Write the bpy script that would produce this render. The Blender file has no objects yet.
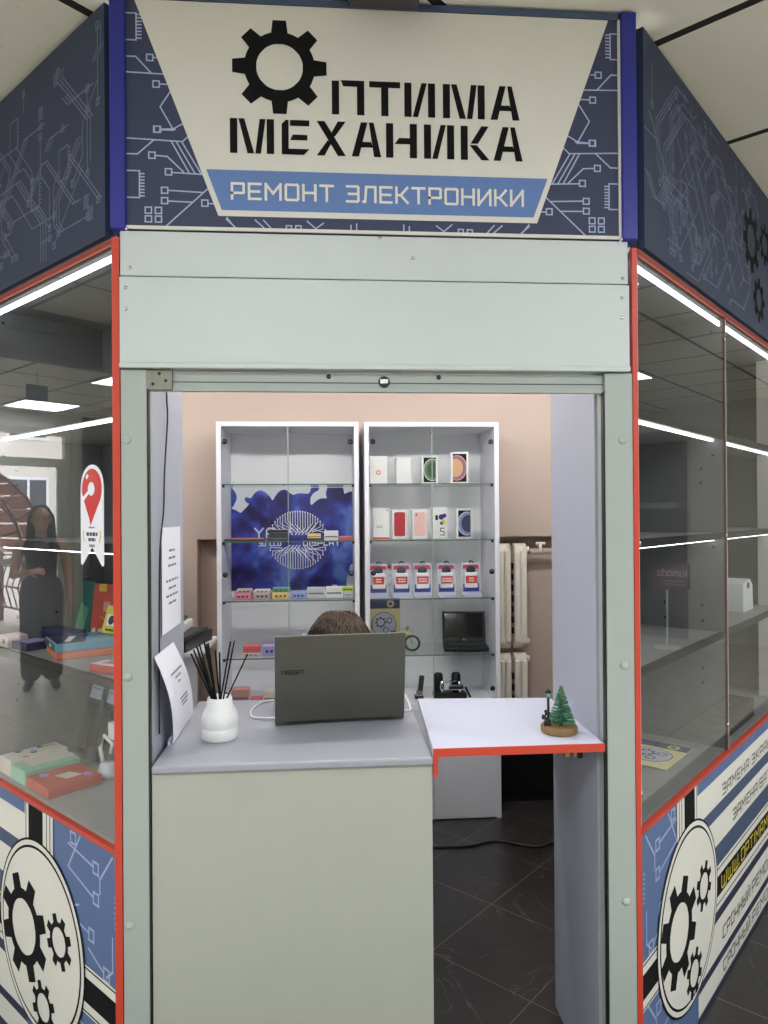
import bpy, bmesh, math, random
from mathutils import Vector, Matrix, Euler, noise
random.seed(7)
PI = math.pi
S = math.sqrt(.5)
scene = bpy.context.scene
COL = scene.collection

# ------------------------------------------------------------------ helpers
def lin(c):
    def f(v):
        v /= 255.0
        return v / 12.92 if v <= .04045 else ((v + .055) / 1.055) ** 2.4
    return (f(c[0]), f(c[1]), f(c[2]), 1)

def mat(name, rgb, rough=.5, metal=0, var=.04, scale=40, bump=0, spec=.5, coat=0):
    m = bpy.data.materials.new(name); m.use_nodes = True
    nt = m.node_tree; b = nt.nodes['Principled BSDF']
    b.inputs['Roughness'].default_value = rough
    b.inputs['Metallic'].default_value = metal
    b.inputs['Specular IOR Level'].default_value = spec
    b.inputs['Coat Weight'].default_value = coat
    tc = nt.nodes.new('ShaderNodeTexCoord')
    n = nt.nodes.new('ShaderNodeTexNoise'); n.inputs['Scale'].default_value = scale
    n.inputs['Detail'].default_value = 3
    nt.links.new(tc.outputs['Object'], n.inputs['Vector'])
    mx = nt.nodes.new('ShaderNodeMix'); mx.data_type = 'RGBA'
    c = lin(rgb)
    mx.inputs[6].default_value = tuple(v * (1 - var) for v in c[:3]) + (1,)
    mx.inputs[7].default_value = tuple(min(1, v * (1 + var)) for v in c[:3]) + (1,)
    nt.links.new(n.outputs['Fac'], mx.inputs[0])
    nt.links.new(mx.outputs[2], b.inputs['Base Color'])
    if bump:
        bp = nt.nodes.new('ShaderNodeBump'); bp.inputs['Strength'].default_value = bump
        bp.inputs['Distance'].default_value = .002
        nt.links.new(n.outputs['Fac'], bp.inputs['Height']); nt.links.new(bp.outputs['Normal'], b.inputs['Normal'])
    return m

def emit(name, rgb, strength):
    m = bpy.data.materials.new(name); m.use_nodes = True
    nt = m.node_tree; nt.nodes.clear()
    o = nt.nodes.new('ShaderNodeOutputMaterial'); e = nt.nodes.new('ShaderNodeEmission')
    e.inputs['Color'].default_value = lin(rgb); e.inputs['Strength'].default_value = strength
    nt.links.new(e.outputs[0], o.inputs[0]); return m

def glass(name, tint=(1, 1, 1), ior=1.7, rough=0.0):
    """thin pane: clear, with the mirror share that its angle gives it"""
    m = bpy.data.materials.new(name); m.use_nodes = True
    nt = m.node_tree; nt.nodes.clear()
    o = nt.nodes.new('ShaderNodeOutputMaterial'); mx = nt.nodes.new('ShaderNodeMixShader')
    t = nt.nodes.new('ShaderNodeBsdfTransparent'); t.inputs[0].default_value = (*tint, 1)
    g = nt.nodes.new('ShaderNodeBsdfGlossy'); g.inputs['Roughness'].default_value = rough
    f = nt.nodes.new('ShaderNodeFresnel'); f.inputs['IOR'].default_value = ior
    ge = nt.nodes.new('ShaderNodeNewGeometry')
    mu = nt.nodes.new('ShaderNodeMath'); mu.operation = 'SUBTRACT'; mu.use_clamp = True
    inv = nt.nodes.new('ShaderNodeMath'); inv.operation = 'MULTIPLY'
    mu.inputs[0].default_value = 1
    nt.links.new(ge.outputs['Backfacing'], mu.inputs[1])
    nt.links.new(f.outputs[0], inv.inputs[0]); nt.links.new(mu.outputs[0], inv.inputs[1])
    nt.links.new(inv.outputs[0], mx.inputs[0])
    nt.links.new(t.outputs[0], mx.inputs[1]); nt.links.new(g.outputs[0], mx.inputs[2])
    nt.links.new(mx.outputs[0], o.inputs[0]); return m

class MB:
    def __init__(s, M=None):
        s.bm = bmesh.new(); s.mats = []; s.M = M or Matrix()
    def mi(s, m):
        if m not in s.mats: s.mats.append(m)
        return s.mats.index(m)
    def V(s, p): return s.bm.verts.new(s.M @ Vector(p))
    def face(s, vs, m, smooth=False):
        try: f = s.bm.faces.new(vs)
        except ValueError: return None
        f.material_index = s.mi(m); f.smooth = smooth; return f
    def box(s, x0, x1, y0, y1, z0, z1, m, bev=0, seg=2):
        v = [s.V((x, y, z)) for z in (z0, z1) for y in (y0, y1) for x in (x0, x1)]
        fs = [(0, 2, 3, 1), (4, 5, 7, 6), (0, 1, 5, 4), (2, 6, 7, 3), (0, 4, 6, 2), (1, 3, 7, 5)]
        fl = [s.face([v[i] for i in f], m) for f in fs]
        if bev:
            es = set(e for f in fl for e in f.edges)
            bmesh.ops.bevel(s.bm, geom=list(es), offset=bev, segments=seg, affect='EDGES', profile=.5)
        return s
    def poly(s, pts, y, m):                       # flat print in the xz plane
        s.face([s.V((p[0], y, p[1])) for p in pts], m); return s
    def prism(s, pts, y0, y1, m):                 # outline in xz extruded along y
        a = [s.V((p[0], y0, p[1])) for p in pts]; b = [s.V((p[0], y1, p[1])) for p in pts]
        s.face(a, m); s.face(b[::-1], m)
        for i in range(len(pts)):
            j = (i + 1) % len(pts); s.face([a[i], a[j], b[j], b[i]], m)
        return s
    def slab(s, pts, z0, z1, m):                  # outline in xy extruded along z
        a = [s.V((p[0], p[1], z0)) for p in pts]; b = [s.V((p[0], p[1], z1)) for p in pts]
        s.face(a[::-1], m); s.face(b, m)
        for i in range(len(pts)):
            j = (i + 1) % len(pts); s.face([a[i], a[j], b[j], b[i]], m)
        return s
    def ring(s, out, inn, y, m):
        a = [s.V((p[0], y, p[1])) for p in out]; b = [s.V((p[0], y, p[1])) for p in inn]
        n = len(out)
        for i in range(n):
            j = (i + 1) % n; s.face([a[i], a[j], b[j], b[i]], m)
        return s
    def disc(s, cx, cz, r, y, m, n=48):
        return s.poly([(cx + r * math.cos(2 * PI * i / n), cz + r * math.sin(2 * PI * i / n)) for i in range(n)], y, m)
    def gear(s, cx, cz, R, y, m, teeth=8, root=.745, hole=.5, phase=PI / 2, tip=.36, base=.64):
        out, inn = [], []; st = 2 * PI / teeth
        for k in range(teeth):
            a = phase + k * st
            for da, r in ((-base * st / 2, root), (-tip * st / 2, 1), (tip * st / 2, 1), (base * st / 2, root), (st / 4 + base * st / 4, root), (st / 2, root)):
                out.append((cx + R * r * math.cos(a + da), cz + R * r * math.sin(a + da)))
                inn.append((cx + R * hole * math.cos(a + da), cz + R * hole * math.sin(a + da)))
        return s.ring(out, inn, y, m)
    def stroke(s, pts, w, y, m, closed=False):
        pts = [Vector(p) for p in pts]
        if closed: pts = pts + [pts[0]]
        for i, (a, b) in enumerate(zip(pts, pts[1:])):
            d = b - a
            if d.length < 1e-7: continue
            s.lay = (getattr(s, 'lay', 0) + 1) % 5
            d.normalize(); n = Vector((-d.y, d.x)) * w / 2; e = d * w / 2 * .98
            q = [a - e + n, b + e + n, b + e - n, a - e - n]
            s.poly([(v.x, v.y) for v in q], y - .0002 * s.lay, m)
        return s
    def tube(s, pts, r, m, n=8, r1=None, cap=True):
        pts = [Vector(p) for p in pts]; rings = []
        k = len(pts)
        for i, p in enumerate(pts):
            d = (pts[min(i + 1, k - 1)] - pts[max(i - 1, 0)]).normalized()
            ref = Vector((0, 0, 1)) if abs(d.z) < .9 else Vector((1, 0, 0))
            u = d.cross(ref).normalized(); w = d.cross(u)
            rr = r if r1 is None else r + (r1 - r) * i / (k - 1)
            rings.append([s.V(p + (u * math.cos(2 * PI * j / n) + w * math.sin(2 * PI * j / n)) * rr) for j in range(n)])
        for A, B in zip(rings, rings[1:]):
            for j in range(n):
                s.face([A[j], A[(j + 1) % n], B[(j + 1) % n], B[j]], m, True)
        if cap: s.face(rings[0][::-1], m); s.face(rings[-1], m)
        return s
    def lathe(s, prof, m, n=32, c=(0, 0, 0)):
        rings = []
        for r, z in prof:
            rings.append([s.V((c[0] + r * math.cos(2 * PI * j / n), c[1] + r * math.sin(2 * PI * j / n), c[2] + z)) for j in range(n)])
        for A, B in zip(rings, rings[1:]):
            for j in range(n):
                s.face([A[j], A[(j + 1) % n], B[(j + 1) % n], B[j]], m, True)
        s.face(rings[0][::-1], m); s.face(rings[-1], m)
        return s
    def ball(s, c, r, m, sc=(1, 1, 1), n=16, k=10):
        rings = []
        for i in range(1, k):
            a = PI * i / k
            rings.append([s.V((c[0] + r * sc[0] * math.sin(a) * math.cos(2 * PI * j / n), c[1] + r * sc[1] * math.sin(a) * math.sin(2 * PI * j / n), c[2] + r * sc[2] * math.cos(a))) for j in range(n)])
        for A, B in zip(rings, rings[1:]):
            for j in range(n):
                s.face([A[j], B[j], B[(j + 1) % n], A[(j + 1) % n]], m, True)
        t = s.V((c[0], c[1], c[2] + r * sc[2])); b = s.V((c[0], c[1], c[2] - r * sc[2]))
        for j in range(n):
            s.face([t, rings[0][j], rings[0][(j + 1) % n]], m, True)
            s.face([b, rings[-1][(j + 1) % n], rings[-1][j]], m, True)
        return s
    def capsule(s, a, b, ra, rb, m, n=14):
        a, b = Vector(a), Vector(b)
        s.tube([a, a.lerp(b, .33), a.lerp(b, .66), b], ra, m, n, r1=rb)
        s.ball(a, ra, m, n=n); s.ball(b, rb, m, n=n); return s
    def build(s, name, parent=None, loc=None, rotz=None):
        bmesh.ops.recalc_face_normals(s.bm, faces=s.bm.faces)
        me = bpy.data.meshes.new(name); s.bm.to_mesh(me); s.bm.free()
        for m in s.mats: me.materials.append(m)
        o = bpy.data.objects.new(name, me); COL.objects.link(o)
        if parent: o.parent = parent
        if loc: o.location = loc
        if rotz is not None: o.rotation_euler = (0, 0, rotz)
        return o

def tag(o, label=None, cat=None, group=None, kind=None):
    if label: o['label'] = label
    if cat: o['category'] = cat
    if group: o['group'] = group
    if kind: o['kind'] = kind
    return o
def thing(name, label, cat, loc=(0, 0, 0), rotz=0, group=None):
    o = bpy.data.objects.new(name, None); COL.objects.link(o)
    o.empty_display_size = .05; o.location = loc; o.rotation_euler = (0, 0, rotz)
    return tag(o, label, cat, group)
def struct(mb, name, **k):
    return tag(mb.build(name, **k), kind='structure')

# stroke lettering, unit height
GL = {
 'П': (.72, [[(0, 0), (0, 1), (.72, 1), (.72, 0)]]), 'Р': (.72, [[(0, 0), (0, 1), (.66, 1), (.72, .94), (.72, .44), (.66, .38), (0, .38)]]),
 'Е': (.7, [[(.7, 1), (0, 1), (0, 0), (.7, 0)], [(0, .5), (.62, .5)]]), 'М': (.9, [[(0, 0), (0, 1), (.45, .4), (.9, 1), (.9, 0)]]),
 'О': (.76, [[(.08, 0), (0, .08), (0, .92), (.08, 1), (.68, 1), (.76, .92), (.76, .08), (.68, 0), (.08, 0)]]),
 'Н': (.74, [[(0, 0), (0, 1)], [(.74, 0), (.74, 1)], [(0, .5), (.74, .5)]]), 'Т': (.76, [[(0, 1), (.76, 1)], [(.38, 1), (.38, 0)]]),
 'Э': (.72, [[(0, 1), (.64, 1), (.72, .92), (.72, .08), (.64, 0), (0, 0)], [(.12, .5), (.72, .5)]]),
 'Л': (.76, [[(0, 0), (.1, 0), (.18, 1), (.76, 1), (.76, 0)]]), 'К': (.72, [[(0, 0), (0, 1)], [(0, .5), (.28, .5), (.7, 1)], [(.28, .5), (.72, 0)]]),
 'И': (.76, [[(0, 1), (0, 0), (.76, 1), (.76, 0)]]), 'Й': (.76, [[(0, 1), (0, 0), (.76, 1), (.76, 0)], [(.22, 1.22), (.54, 1.22)]]),
 'З': (.7, [[(0, 1), (.62, 1), (.7, .92), (.7, .08), (.62, 0), (0, 0)], [(.12, .5), (.7, .5)]]),
 'А': (.74, [[(0, 0), (0, .8), (.2, 1), (.74, 1), (.74, 0)], [(0, .38), (.74, .38)]]),
 'В': (.72, [[(0, 0), (0, 1), (.62, 1), (.66, .5), (.72, .45), (.72, 0), (0, 0)], [(0, .5), (.66, .5)]]),
 'Б': (.72, [[(.66, 1), (0, 1), (0, 0), (.72, 0), (.72, .52), (0, .52)]]), 'С': (.7, [[(.7, 1), (.08, 1), (0, .92), (0, .08), (.08, 0), (.7, 0)]]),
 'Ч': (.72, [[(0, 1), (0, .45), (.72, .45)], [(.72, 1), (.72, 0)]]), 'Ы': (.95, [[(0, 1), (0, 0), (.58, 0), (.58, .52), (0, .52)], [(.95, 1), (.95, 0)]]),
 'Х': (.74, [[(0, 0), (.74, 1)], [(0, 1), (.74, 0)]]), 'W': (.95, [[(0, 1), (0, .1), (.1, 0), (.475, 0), (.475, .8)], [(.475, 0), (.85, 0), (.95, .1), (.95, 1)]]),
 'I': (.06, [[(.03, 0), (.03, 1)]]), 'N': (.76, [[(0, 0), (0, 1), (.76, 0), (.76, 1)]]), '.': (.1, [[(.05, 0), (.05, .02)]]), ' ': (.42, []),
 'F': (.66, [[(0, 0), (0, 1), (.66, 1)], [(0, .5), (.56, .5)]]), 'R': (.7, [[(0, 0), (0, 1), (.7, 1), (.7, .45), (0, .45)], [(.35, .45), (.7, 0)]]),
 'Y': (.74, [[(0, 1), (.37, .5), (.74, 1)], [(.37, .5), (.37, 0)]]), 'X': (.74, [[(0, 0), (.74, 1)], [(0, 1), (.74, 0)]]),
 'D': (.74, [[(0, 0), (0, 1), (.6, 1), (.74, .85), (.74, .15), (.6, 0), (0, 0)]]), '3': (.66, [[(0, 1), (.66, 1), (.66, 0), (0, 0)], [(.15, .52), (.66, .52)]]),
 'S': (.7, [[(.7, 1), (0, 1), (0, .52), (.7, .52), (.7, 0), (0, 0)]]), 'L': (.6, [[(0, 1), (0, 0), (.6, 0)]]), '5': (.6, [[(.6, 1), (0, 1), (0, .55), (.6, .55), (.6, 0), (0, 0)]]),
 'l': (.05, [[(0, 0), (0, 1)]]), 'a': (.6, [[(.6, .66), (.6, 0), (.1, 0), (0, .1), (0, .56), (.1, .66), (.6, .66)]]),
 'm': (.85, [[(0, 0), (0, .66), (.85, .66), (.85, 0)], [(.425, .66), (.425, 0)]]), 'o': (.6, [[(0, .06), (0, .6), (.06, .66), (.54, .66), (.6, .6), (.6, .06), (.54, 0), (.06, 0), (0, .06)]]),
 'd': (.6, [[(.6, 1), (.6, 0), (.08, 0), (0, .08), (0, .58), (.08, .66), (.6, .66)]]),
}
for a, b in zip('POTMAEHKBC', 'РОТМАЕНКВС'): GL[a] = GL[b]
def text(mb, s, x0, z0, h, m, y, lw=.14, x1=None, gap=.3):
    w = sum(GL[c][0] for c in s) + gap * (len(s) - 1)
    sx = h if x1 is None else (x1 - x0) / w
    x = x0
    for c in s:
        gw, st = GL[c]
        for l in st: mb.stroke([(x + px * sx, z0 + pz * h) for px, pz in l], lw * h, y, m)
        x += (gw + gap) * sx
    return mb
def textlines(mb, x0, x1, zs, h, m, y, seed=1):
    """rows of print too small to read: word shaped marks"""
    r = random.Random(seed)
    for z in zs:
        ind = r.uniform(0, .25) * (x1 - x0); x = x0 + ind
        while x < x1 - ind:
            w = min(r.uniform(.12, .3) * (x1 - x0), x1 - ind - x)
            mb.poly([(x, z), (x + w, z), (x + w, z + h), (x, z + h)], y, m); x += w + .04 * (x1 - x0)

# ------------------------------------------------------------------ materials
M_FASCIA = mat('painted_steel', (198, 205, 204), .42, 0, .03, 12)
M_PILLAR = mat('pillar_aluminium', (164, 173, 166), .42, 0.0, .04, 9)
M_RED = mat('red_edge_trim', (196, 64, 42), .4, 0, .05, 30)
M_REDSHADE = mat('red_trim_shaded', (150, 70, 52), .8)  # the red trim darkened: shade under the banner put into its colour
M_BROWN = mat('brown_edge', (92, 56, 46), .45)
M_BRONZE = mat('dark_bronze_profile', (27, 24, 20), .6)
M_NAVY = mat('navy_print', (44, 55, 82), .6, 0, .05, 6)
M_FRONTBLUE = mat('front_sign_blue', (52, 60, 88), .6, 0, .05, 6)
M_TRACE = mat('circuit_trace', (168, 182, 216), .6)
M_TRACE_DIM = mat('circuit_trace_dim', (112, 120, 146), .6)
M_SIGNWHITE = mat('sign_white', (218, 216, 208), .55, 0, .02)
M_BLACK = mat('black_print', (15, 15, 17), .8, spec=.2)
M_STRIP = mat('strip_blue', (94, 126, 182), .55, 0, .03)
M_POST = mat('post_blue', (38, 44, 140), .4)
M_PANELBLUE = mat('panel_blue', (86, 108, 150), .5, 0, .04, 8)
M_STRIPE = mat('stripe_blue', (66, 82, 112), .5)
M_DARKSTRIPE = mat('stripe_navy', (40, 46, 72), .5)
M_PANELWHITE = mat('panel_white', (226, 224, 214), .5, 0, .02)
M_YELLOW = mat('print_yellow', (226, 208, 70), .5)
M_LAM = mat('grey_laminate', (114, 116, 118), .4, 0, .03, 14)
M_ENDPANEL = mat('lavender_grey_laminate', (170, 173, 186), .45, 0, .03, 14)
M_SHELFTOP = mat('pale_laminate', (150, 150, 147), .4, 0, .03)
M_LED = emit('led_white', (245, 248, 255), 6.0)
M_GLASSCASE = glass('case_glass', (.97, .98, .975), 1.95)
M_GLASSCAB = glass('cabinet_glass', (.985, .99, .988), 1.45)
M_GLASSSHELF = glass('shelf_glass', (.99, .998, .994), 1.25)
M_GLASSEDGE = mat('glass_edge_green', (96, 126, 116), .2)
M_CABWHITE = mat('cabinet_white', (232, 232, 238), .4, 0, .02)
M_CABBACK = mat('cabinet_back', (240, 241, 242), .45, 0, .02)
M_DOOREDGE = mat('door_edge_green', (164, 184, 178), .2)
M_EDGEPALE = mat('glass_edge_pale', (206, 220, 214), .3)
M_CHROME = mat('chrome', (190, 190, 195), .2, 1, .02)
M_DARKMETAL = mat('dark_metal', (44, 44, 48), .35, .6)
M_PLBLACK = mat('black_plastic', (24, 24, 26), .38)
M_WHITE = mat('white_plastic', (236, 236, 234), .4, 0, .02)
M_PAPER = mat('paper', (238, 238, 246), .7, 0, .02)
M_INK = mat('grey_ink', (120, 120, 130), .7)
M_COUNTERTOP = mat('counter_top_laminate', (158, 160, 168), .35, 0, .05, 60)
M_COUNTERFRONT = mat('counter_front_board', (172, 175, 164), .5, 0, .04, 10)
M_FLAP = mat('flap_white', (206, 209, 226), .35, 0, .02)
M_LAPTOP = mat('laptop_grey', (86, 86, 80), .4, .5, .03, 80)
M_SKIN = mat('skin', (206, 160, 134), .5, 0, .05, 25)
M_HAIR = mat('brown_hair', (70, 50, 36), .5, 0, .45, 140)
M_DHAIR = mat('dark_hair', (38, 32, 32), .45, 0, .3, 90)
M_WOOD = mat('wood_slice', (132, 104, 66), .6, 0, .2, 50)
M_GREEN = mat('tree_green', (60, 120, 84), .6, 0, .2, 90)
M_RADIATOR = mat('radiator_enamel', (250, 243, 230), .35, 0, .03)
M_GREYDARK = mat('charcoal', (58, 58, 62), .5)

def wall_mat(name, rgb, var=.03):
    return mat(name, rgb, .8, 0, var, 5, .15)
M_BEIGE = wall_mat('beige_paint', (196, 178, 166))
M_HALLWALL = wall_mat('hall_paint', (206, 203, 194))

def ceiling_mat():
    m = bpy.data.materials.new('ceiling_tiles'); m.use_nodes = True
    nt = m.node_tree; L = nt.links; N = nt.nodes; b = N['Principled BSDF']; b.inputs['Roughness'].default_value = .85
    tc = N.new('ShaderNodeTexCoord'); sp = N.new('ShaderNodeSeparateXYZ'); L.new(tc.outputs['Object'], sp.inputs[0])
    def op(o, a, c=None):
        n = N.new('ShaderNodeMath'); n.operation = o
        for i, v in enumerate((a, c)):
            if v is None: continue
            if isinstance(v, (int, float)): n.inputs[i].default_value = v
            else: L.new(v, n.inputs[i])
        return n.outputs[0]
    X, Y = sp.outputs[0], sp.outputs[1]
    def gap(c, off):
        f = op('FRACT', op('DIVIDE', op('ADD', op('SUBTRACT', c, off), 667 * .1), .667))
        d = op('MINIMUM', f, op('SUBTRACT', 1, f))
        return op('LESS_THAN', d, .02)
    g = op('MAXIMUM', gap(X, .69), gap(Y, .48))
    n = N.new('ShaderNodeTexNoise'); n.inputs['Scale'].default_value = 60; L.new(tc.outputs['Object'], n.inputs['Vector'])
    v = N.new('ShaderNodeTexVoronoi'); v.inputs['Scale'].default_value = 26; L.new(tc.outputs['Object'], v.inputs['Vector'])
    speck = op('LESS_THAN', v.outputs['Distance'], .07)
    mx = N.new('ShaderNodeMix'); mx.data_type = 'RGBA'; L.new(op('MULTIPLY', n.outputs['Fac'], .5), mx.inputs[0])
    mx.inputs[6].default_value = lin((232, 230, 216)); mx.inputs[7].default_value = lin((222, 220, 206))
    m3 = N.new('ShaderNodeMix'); m3.data_type = 'RGBA'; L.new(op('MULTIPLY', speck, .35), m3.inputs[0]); L.new(mx.outputs[2], m3.inputs[6]); m3.inputs[7].default_value = lin((140, 134, 120))
    m2 = N.new('ShaderNodeMix'); m2.data_type = 'RGBA'; L.new(g, m2.inputs[0]); L.new(m3.outputs[2], m2.inputs[6]); m2.inputs[7].default_value = lin((30, 27, 25))
    L.new(m2.outputs[2], b.inputs['Base Color']); return m

def floor_mat(name, base, vein, grout, tile, ox, oy, rough, gw=.006, veins=True):
    m = bpy.data.materials.new(name); m.use_nodes = True
    nt = m.node_tree; L = nt.links; N = nt.nodes; b = N['Principled BSDF']; b.inputs['Roughness'].default_value = rough
    tc = N.new('ShaderNodeTexCoord'); sp = N.new('ShaderNodeSeparateXYZ'); L.new(tc.outputs['Object'], sp.inputs[0])
    def op(o, a, c=None):
        n = N.new('ShaderNodeMath'); n.operation = o
        for i, v in enumerate((a, c)):
            if v is None: continue
            if isinstance(v, (int, float)): n.inputs[i].default_value = v
            else: L.new(v, n.inputs[i])
        return n.outputs[0]
    def gap(c, off):
        f = op('FRACT', op('DIVIDE', op('ADD', op('SUBTRACT', c, off), tile * 100), tile))
        return op('LESS_THAN', op('MINIMUM', f, op('SUBTRACT', 1, f)), gw)
    g = op('MAXIMUM', gap(sp.outputs[0], ox), gap(sp.outputs[1], oy))
    n1 = N.new('ShaderNodeTexNoise'); n1.inputs['Scale'].default_value = 2.2; n1.inputs['Detail'].default_value = 7; n1.inputs['Distortion'].default_value = 1.6
    L.new(tc.outputs['Object'], n1.inputs['Vector'])
    vv = op('LESS_THAN', op('ABSOLUTE', op('SUBTRACT', n1.outputs['Fac'], .5)), .003)
    n2 = N.new('ShaderNodeTexNoise'); n2.inputs['Scale'].default_value = 9; n2.inputs['Detail'].default_value = 4; L.new(tc.outputs['Object'], n2.inputs['Vector'])
    c = N.new('ShaderNodeMix'); c.data_type = 'RGBA'; L.new(n2.outputs['Fac'], c.inputs[0])
    bl = lin(base); c.inputs[6].default_value = tuple(v * .7 for v in bl[:3]) + (1,); c.inputs[7].default_value = tuple(v * 1.3 for v in bl[:3]) + (1,)
    c2 = N.new('ShaderNodeMix'); c2.data_type = 'RGBA'; L.new(op('MULTIPLY', vv, op('MULTIPLY', n2.outputs['Fac'], .8 if veins else .15)), c2.inputs[0]); L.new(c.outputs[2], c2.inputs[6]); c2.inputs[7].default_value = lin(vein)
    c3 = N.new('ShaderNodeMix'); c3.data_type = 'RGBA'; L.new(g, c3.inputs[0]); L.new(c2.outputs[2], c3.inputs[6]); c3.inputs[7].default_value = lin(grout)
    L.new(c3.outputs[2], b.inputs['Base Color']); return m

# ------------------------------------------------------------------ setting
# the building's own axes lie at 45 degrees to the counter front: u = (S, S), v = (-S, S)
MUV = Matrix.Rotation(PI / 4, 4, 'Z')
def uv(u, v): return ((u - v) * S, (u + v) * S)
HZ = 2.742
M_CEIL = ceiling_mat()
M_FLOOR = floor_mat('dark_marble_tiles', (46, 43, 43), (120, 114, 108), (124, 116, 108), .385, .735, .272, .3, .0035)
M_FLOOR2 = floor_mat('pale_porcelain_tiles', (206, 199, 186), (176, 168, 154), (140, 132, 120), .60, .735, .272, .25, veins=False)
f = MB(); f.box(-.95, 7.8, -1.25, 7.6, -.1, 0, M_FLOOR); struct(f, 'floor', rotz=PI / 4)
f = MB(); f.box(-5.2, -.95, -5.2, 7.6, -.1, 0, M_FLOOR2); f.box(-.95, 7.8, -5.2, -1.25, -.1, 0, M_FLOOR2); struct(f, 'floor_hall', rotz=PI / 4)
f = MB(); f.box(-5.2, 7.8, -5.2, 7.6, HZ, HZ + .1, M_CEIL); struct(f, 'ceiling', rotz=PI / 4)
struct(MB().box(-5.2, -5.0, -5.2, 7.6, 0, HZ, M_HALLWALL), 'wall_west', rotz=PI / 4)
struct(MB().box(-5.0, 7.8, -5.2, -5.0, 0, HZ, M_HALLWALL), 'wall_south', rotz=PI / 4)
w = MB(); w.box(7.5, 7.7, -5.0, .2, 0, HZ, M_HALLWALL); struct(w, 'wall_east', rotz=PI / 4)
# partition walls that carry on from the show cases to the hall's ends, and the back wall with its niches
pw = MB(); pw.box(-.356, -.26, 1.92, 7.4, 0, HZ, M_HALLWALL); struct(pw, 'wall_left', rotz=PI / 4)
pw = MB(); pw.box(2.11, 7.5, -.535, -.44, 0, HZ, M_HALLWALL); struct(pw, 'wall_right', rotz=PI / 4)
b = MB()
b.box(-2.6, 2.6, 2.20, 2.4, 0, HZ, M_BEIGE)
b.box(-2.6, 2.6, 2.10, 2.20, 1.375, HZ, M_BEIGE)
b.box(-.60, .72, 2.10, 2.20, 0, 1.375, M_BEIGE)
b.box(-2.6, -.713, 2.10, 2.20, 0, 1.375, M_BEIGE); b.box(1.9, 2.6, 2.10, 2.20, 0, 1.375, M_BEIGE)
struct(b, 'wall_back')
# entrance wall with its glazed doors
e = MB()
e.box(-5.0, -3.72, 7.4, 7.6, 0, HZ, M_GREYDARK); e.box(-1.2, -.2, 7.4, 7.6, 0, HZ, M_HALLWALL)
e.box(-3.72, -1.2, 7.4, 7.6, 2.56, HZ, M_HALLWALL)
struct(e, 'wall_north', rotz=PI / 4)
M_ALU = mat('pale_aluminium', (176, 176, 162), .4)
M_MAROON = mat('maroon_paint', (92, 44, 40), .5)
wnd = MB()
for x0, x1 in ((-3.72, -3.6), (-3.58, -3.5), (-2.5, -2.4), (-1.3, -1.2)): wnd.box(x0, x1, 7.4, 7.48, 0, 2.56, M_ALU)
wnd.box(-3.5, -1.2, 7.405, 7.475, 2.10, 2.2, M_ALU); wnd.box(-3.5, -1.2, 7.405, 7.475, 2.48, 2.56, M_ALU); wnd.box(-3.5, -1.2, 7.405, 7.475, 0, .08, M_ALU)
for x0, x1 in ((-3.5, -3.42), (-2.58, -2.5), (-2.4, -2.32), (-1.38, -1.3)): wnd.box(x0, x1, 7.42, 7.46, .08, 2.1, M_ALU)
for x0, x1 in ((-3.42, -2.58), (-2.32, -1.38)): wnd.box(x0, x1, 7.42, 7.46, .95, 1.02, M_ALU)
for x0, x1 in ((-3.5, -2.5), (-2.4, -1.3)): wnd.box(x0, x1, 7.435, 7.445, .02, 2.5, M_GLASSCAB)
struct(wnd, 'door_1', rotz=PI / 4)
# dark display window in the far end wall
wnd = MB(); wnd.box(7.46, 7.499, -3.3, -2.62, .0, 2.48, M_GREYDARK); wnd.box(7.44, 7.462, -2.72, -2.62, 0, 2.48, M_MAROON)
wnd.box(7.44, 7.462, -3.3, -2.62, 1.55, 1.62, M_ALU); struct(wnd, 'door_2', rotz=PI / 4)

# outside the doors
M_PAVE = mat('paving', (176, 166, 152), .8, 0, .1, 8)
struct(MB().box(-14, 12, 7.6, 34, -.2, -.02, M_PAVE), 'ground', rotz=PI / 4)
cn = thing('entrance_canopy', 'arched maroon lattice canopy standing outside the glazed entrance doors', 'canopy', uv(-2.45, 8.3) + (-.02,), PI / 4)
M_TILE = mat('terracotta_panel', (176, 128, 112), .7, 0, .1, 12)
M_MAR2 = mat('maroon_steel', (104, 58, 54), .5)
R_ = 1.25
rf = MB(); ribs = MB(); post = MB()
for k in range(18):
    a0, a1 = PI * k / 18, PI * (k + 1) / 18
    for j in range(3):
        y0, y1 = j * .8 + .03, j * .8 + .77
        q = [(math.cos(a), math.sin(a)) for a in (a0 + .012, a1 - .012)]
        vs = [rf.V((c * R_, y, 1.0 + s_ * R_)) for (c, s_), y in ((q[0], y0), (q[1], y0), (q[1], y1), (q[0], y1))]
        vs2 = [rf.V((c * (R_ + .02), y, 1.0 + s_ * (R_ + .02))) for (c, s_), y in ((q[0], y0), (q[1], y0), (q[1], y1), (q[0], y1))]
        rf.face(vs, M_TILE); rf.face(vs2[::-1], M_TILE)
        for i in range(4): rf.face([vs[i], vs[(i + 1) % 4], vs2[(i + 1) % 4], vs2[i]], M_TILE)
rf.build('roof_panel', cn)
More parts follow.
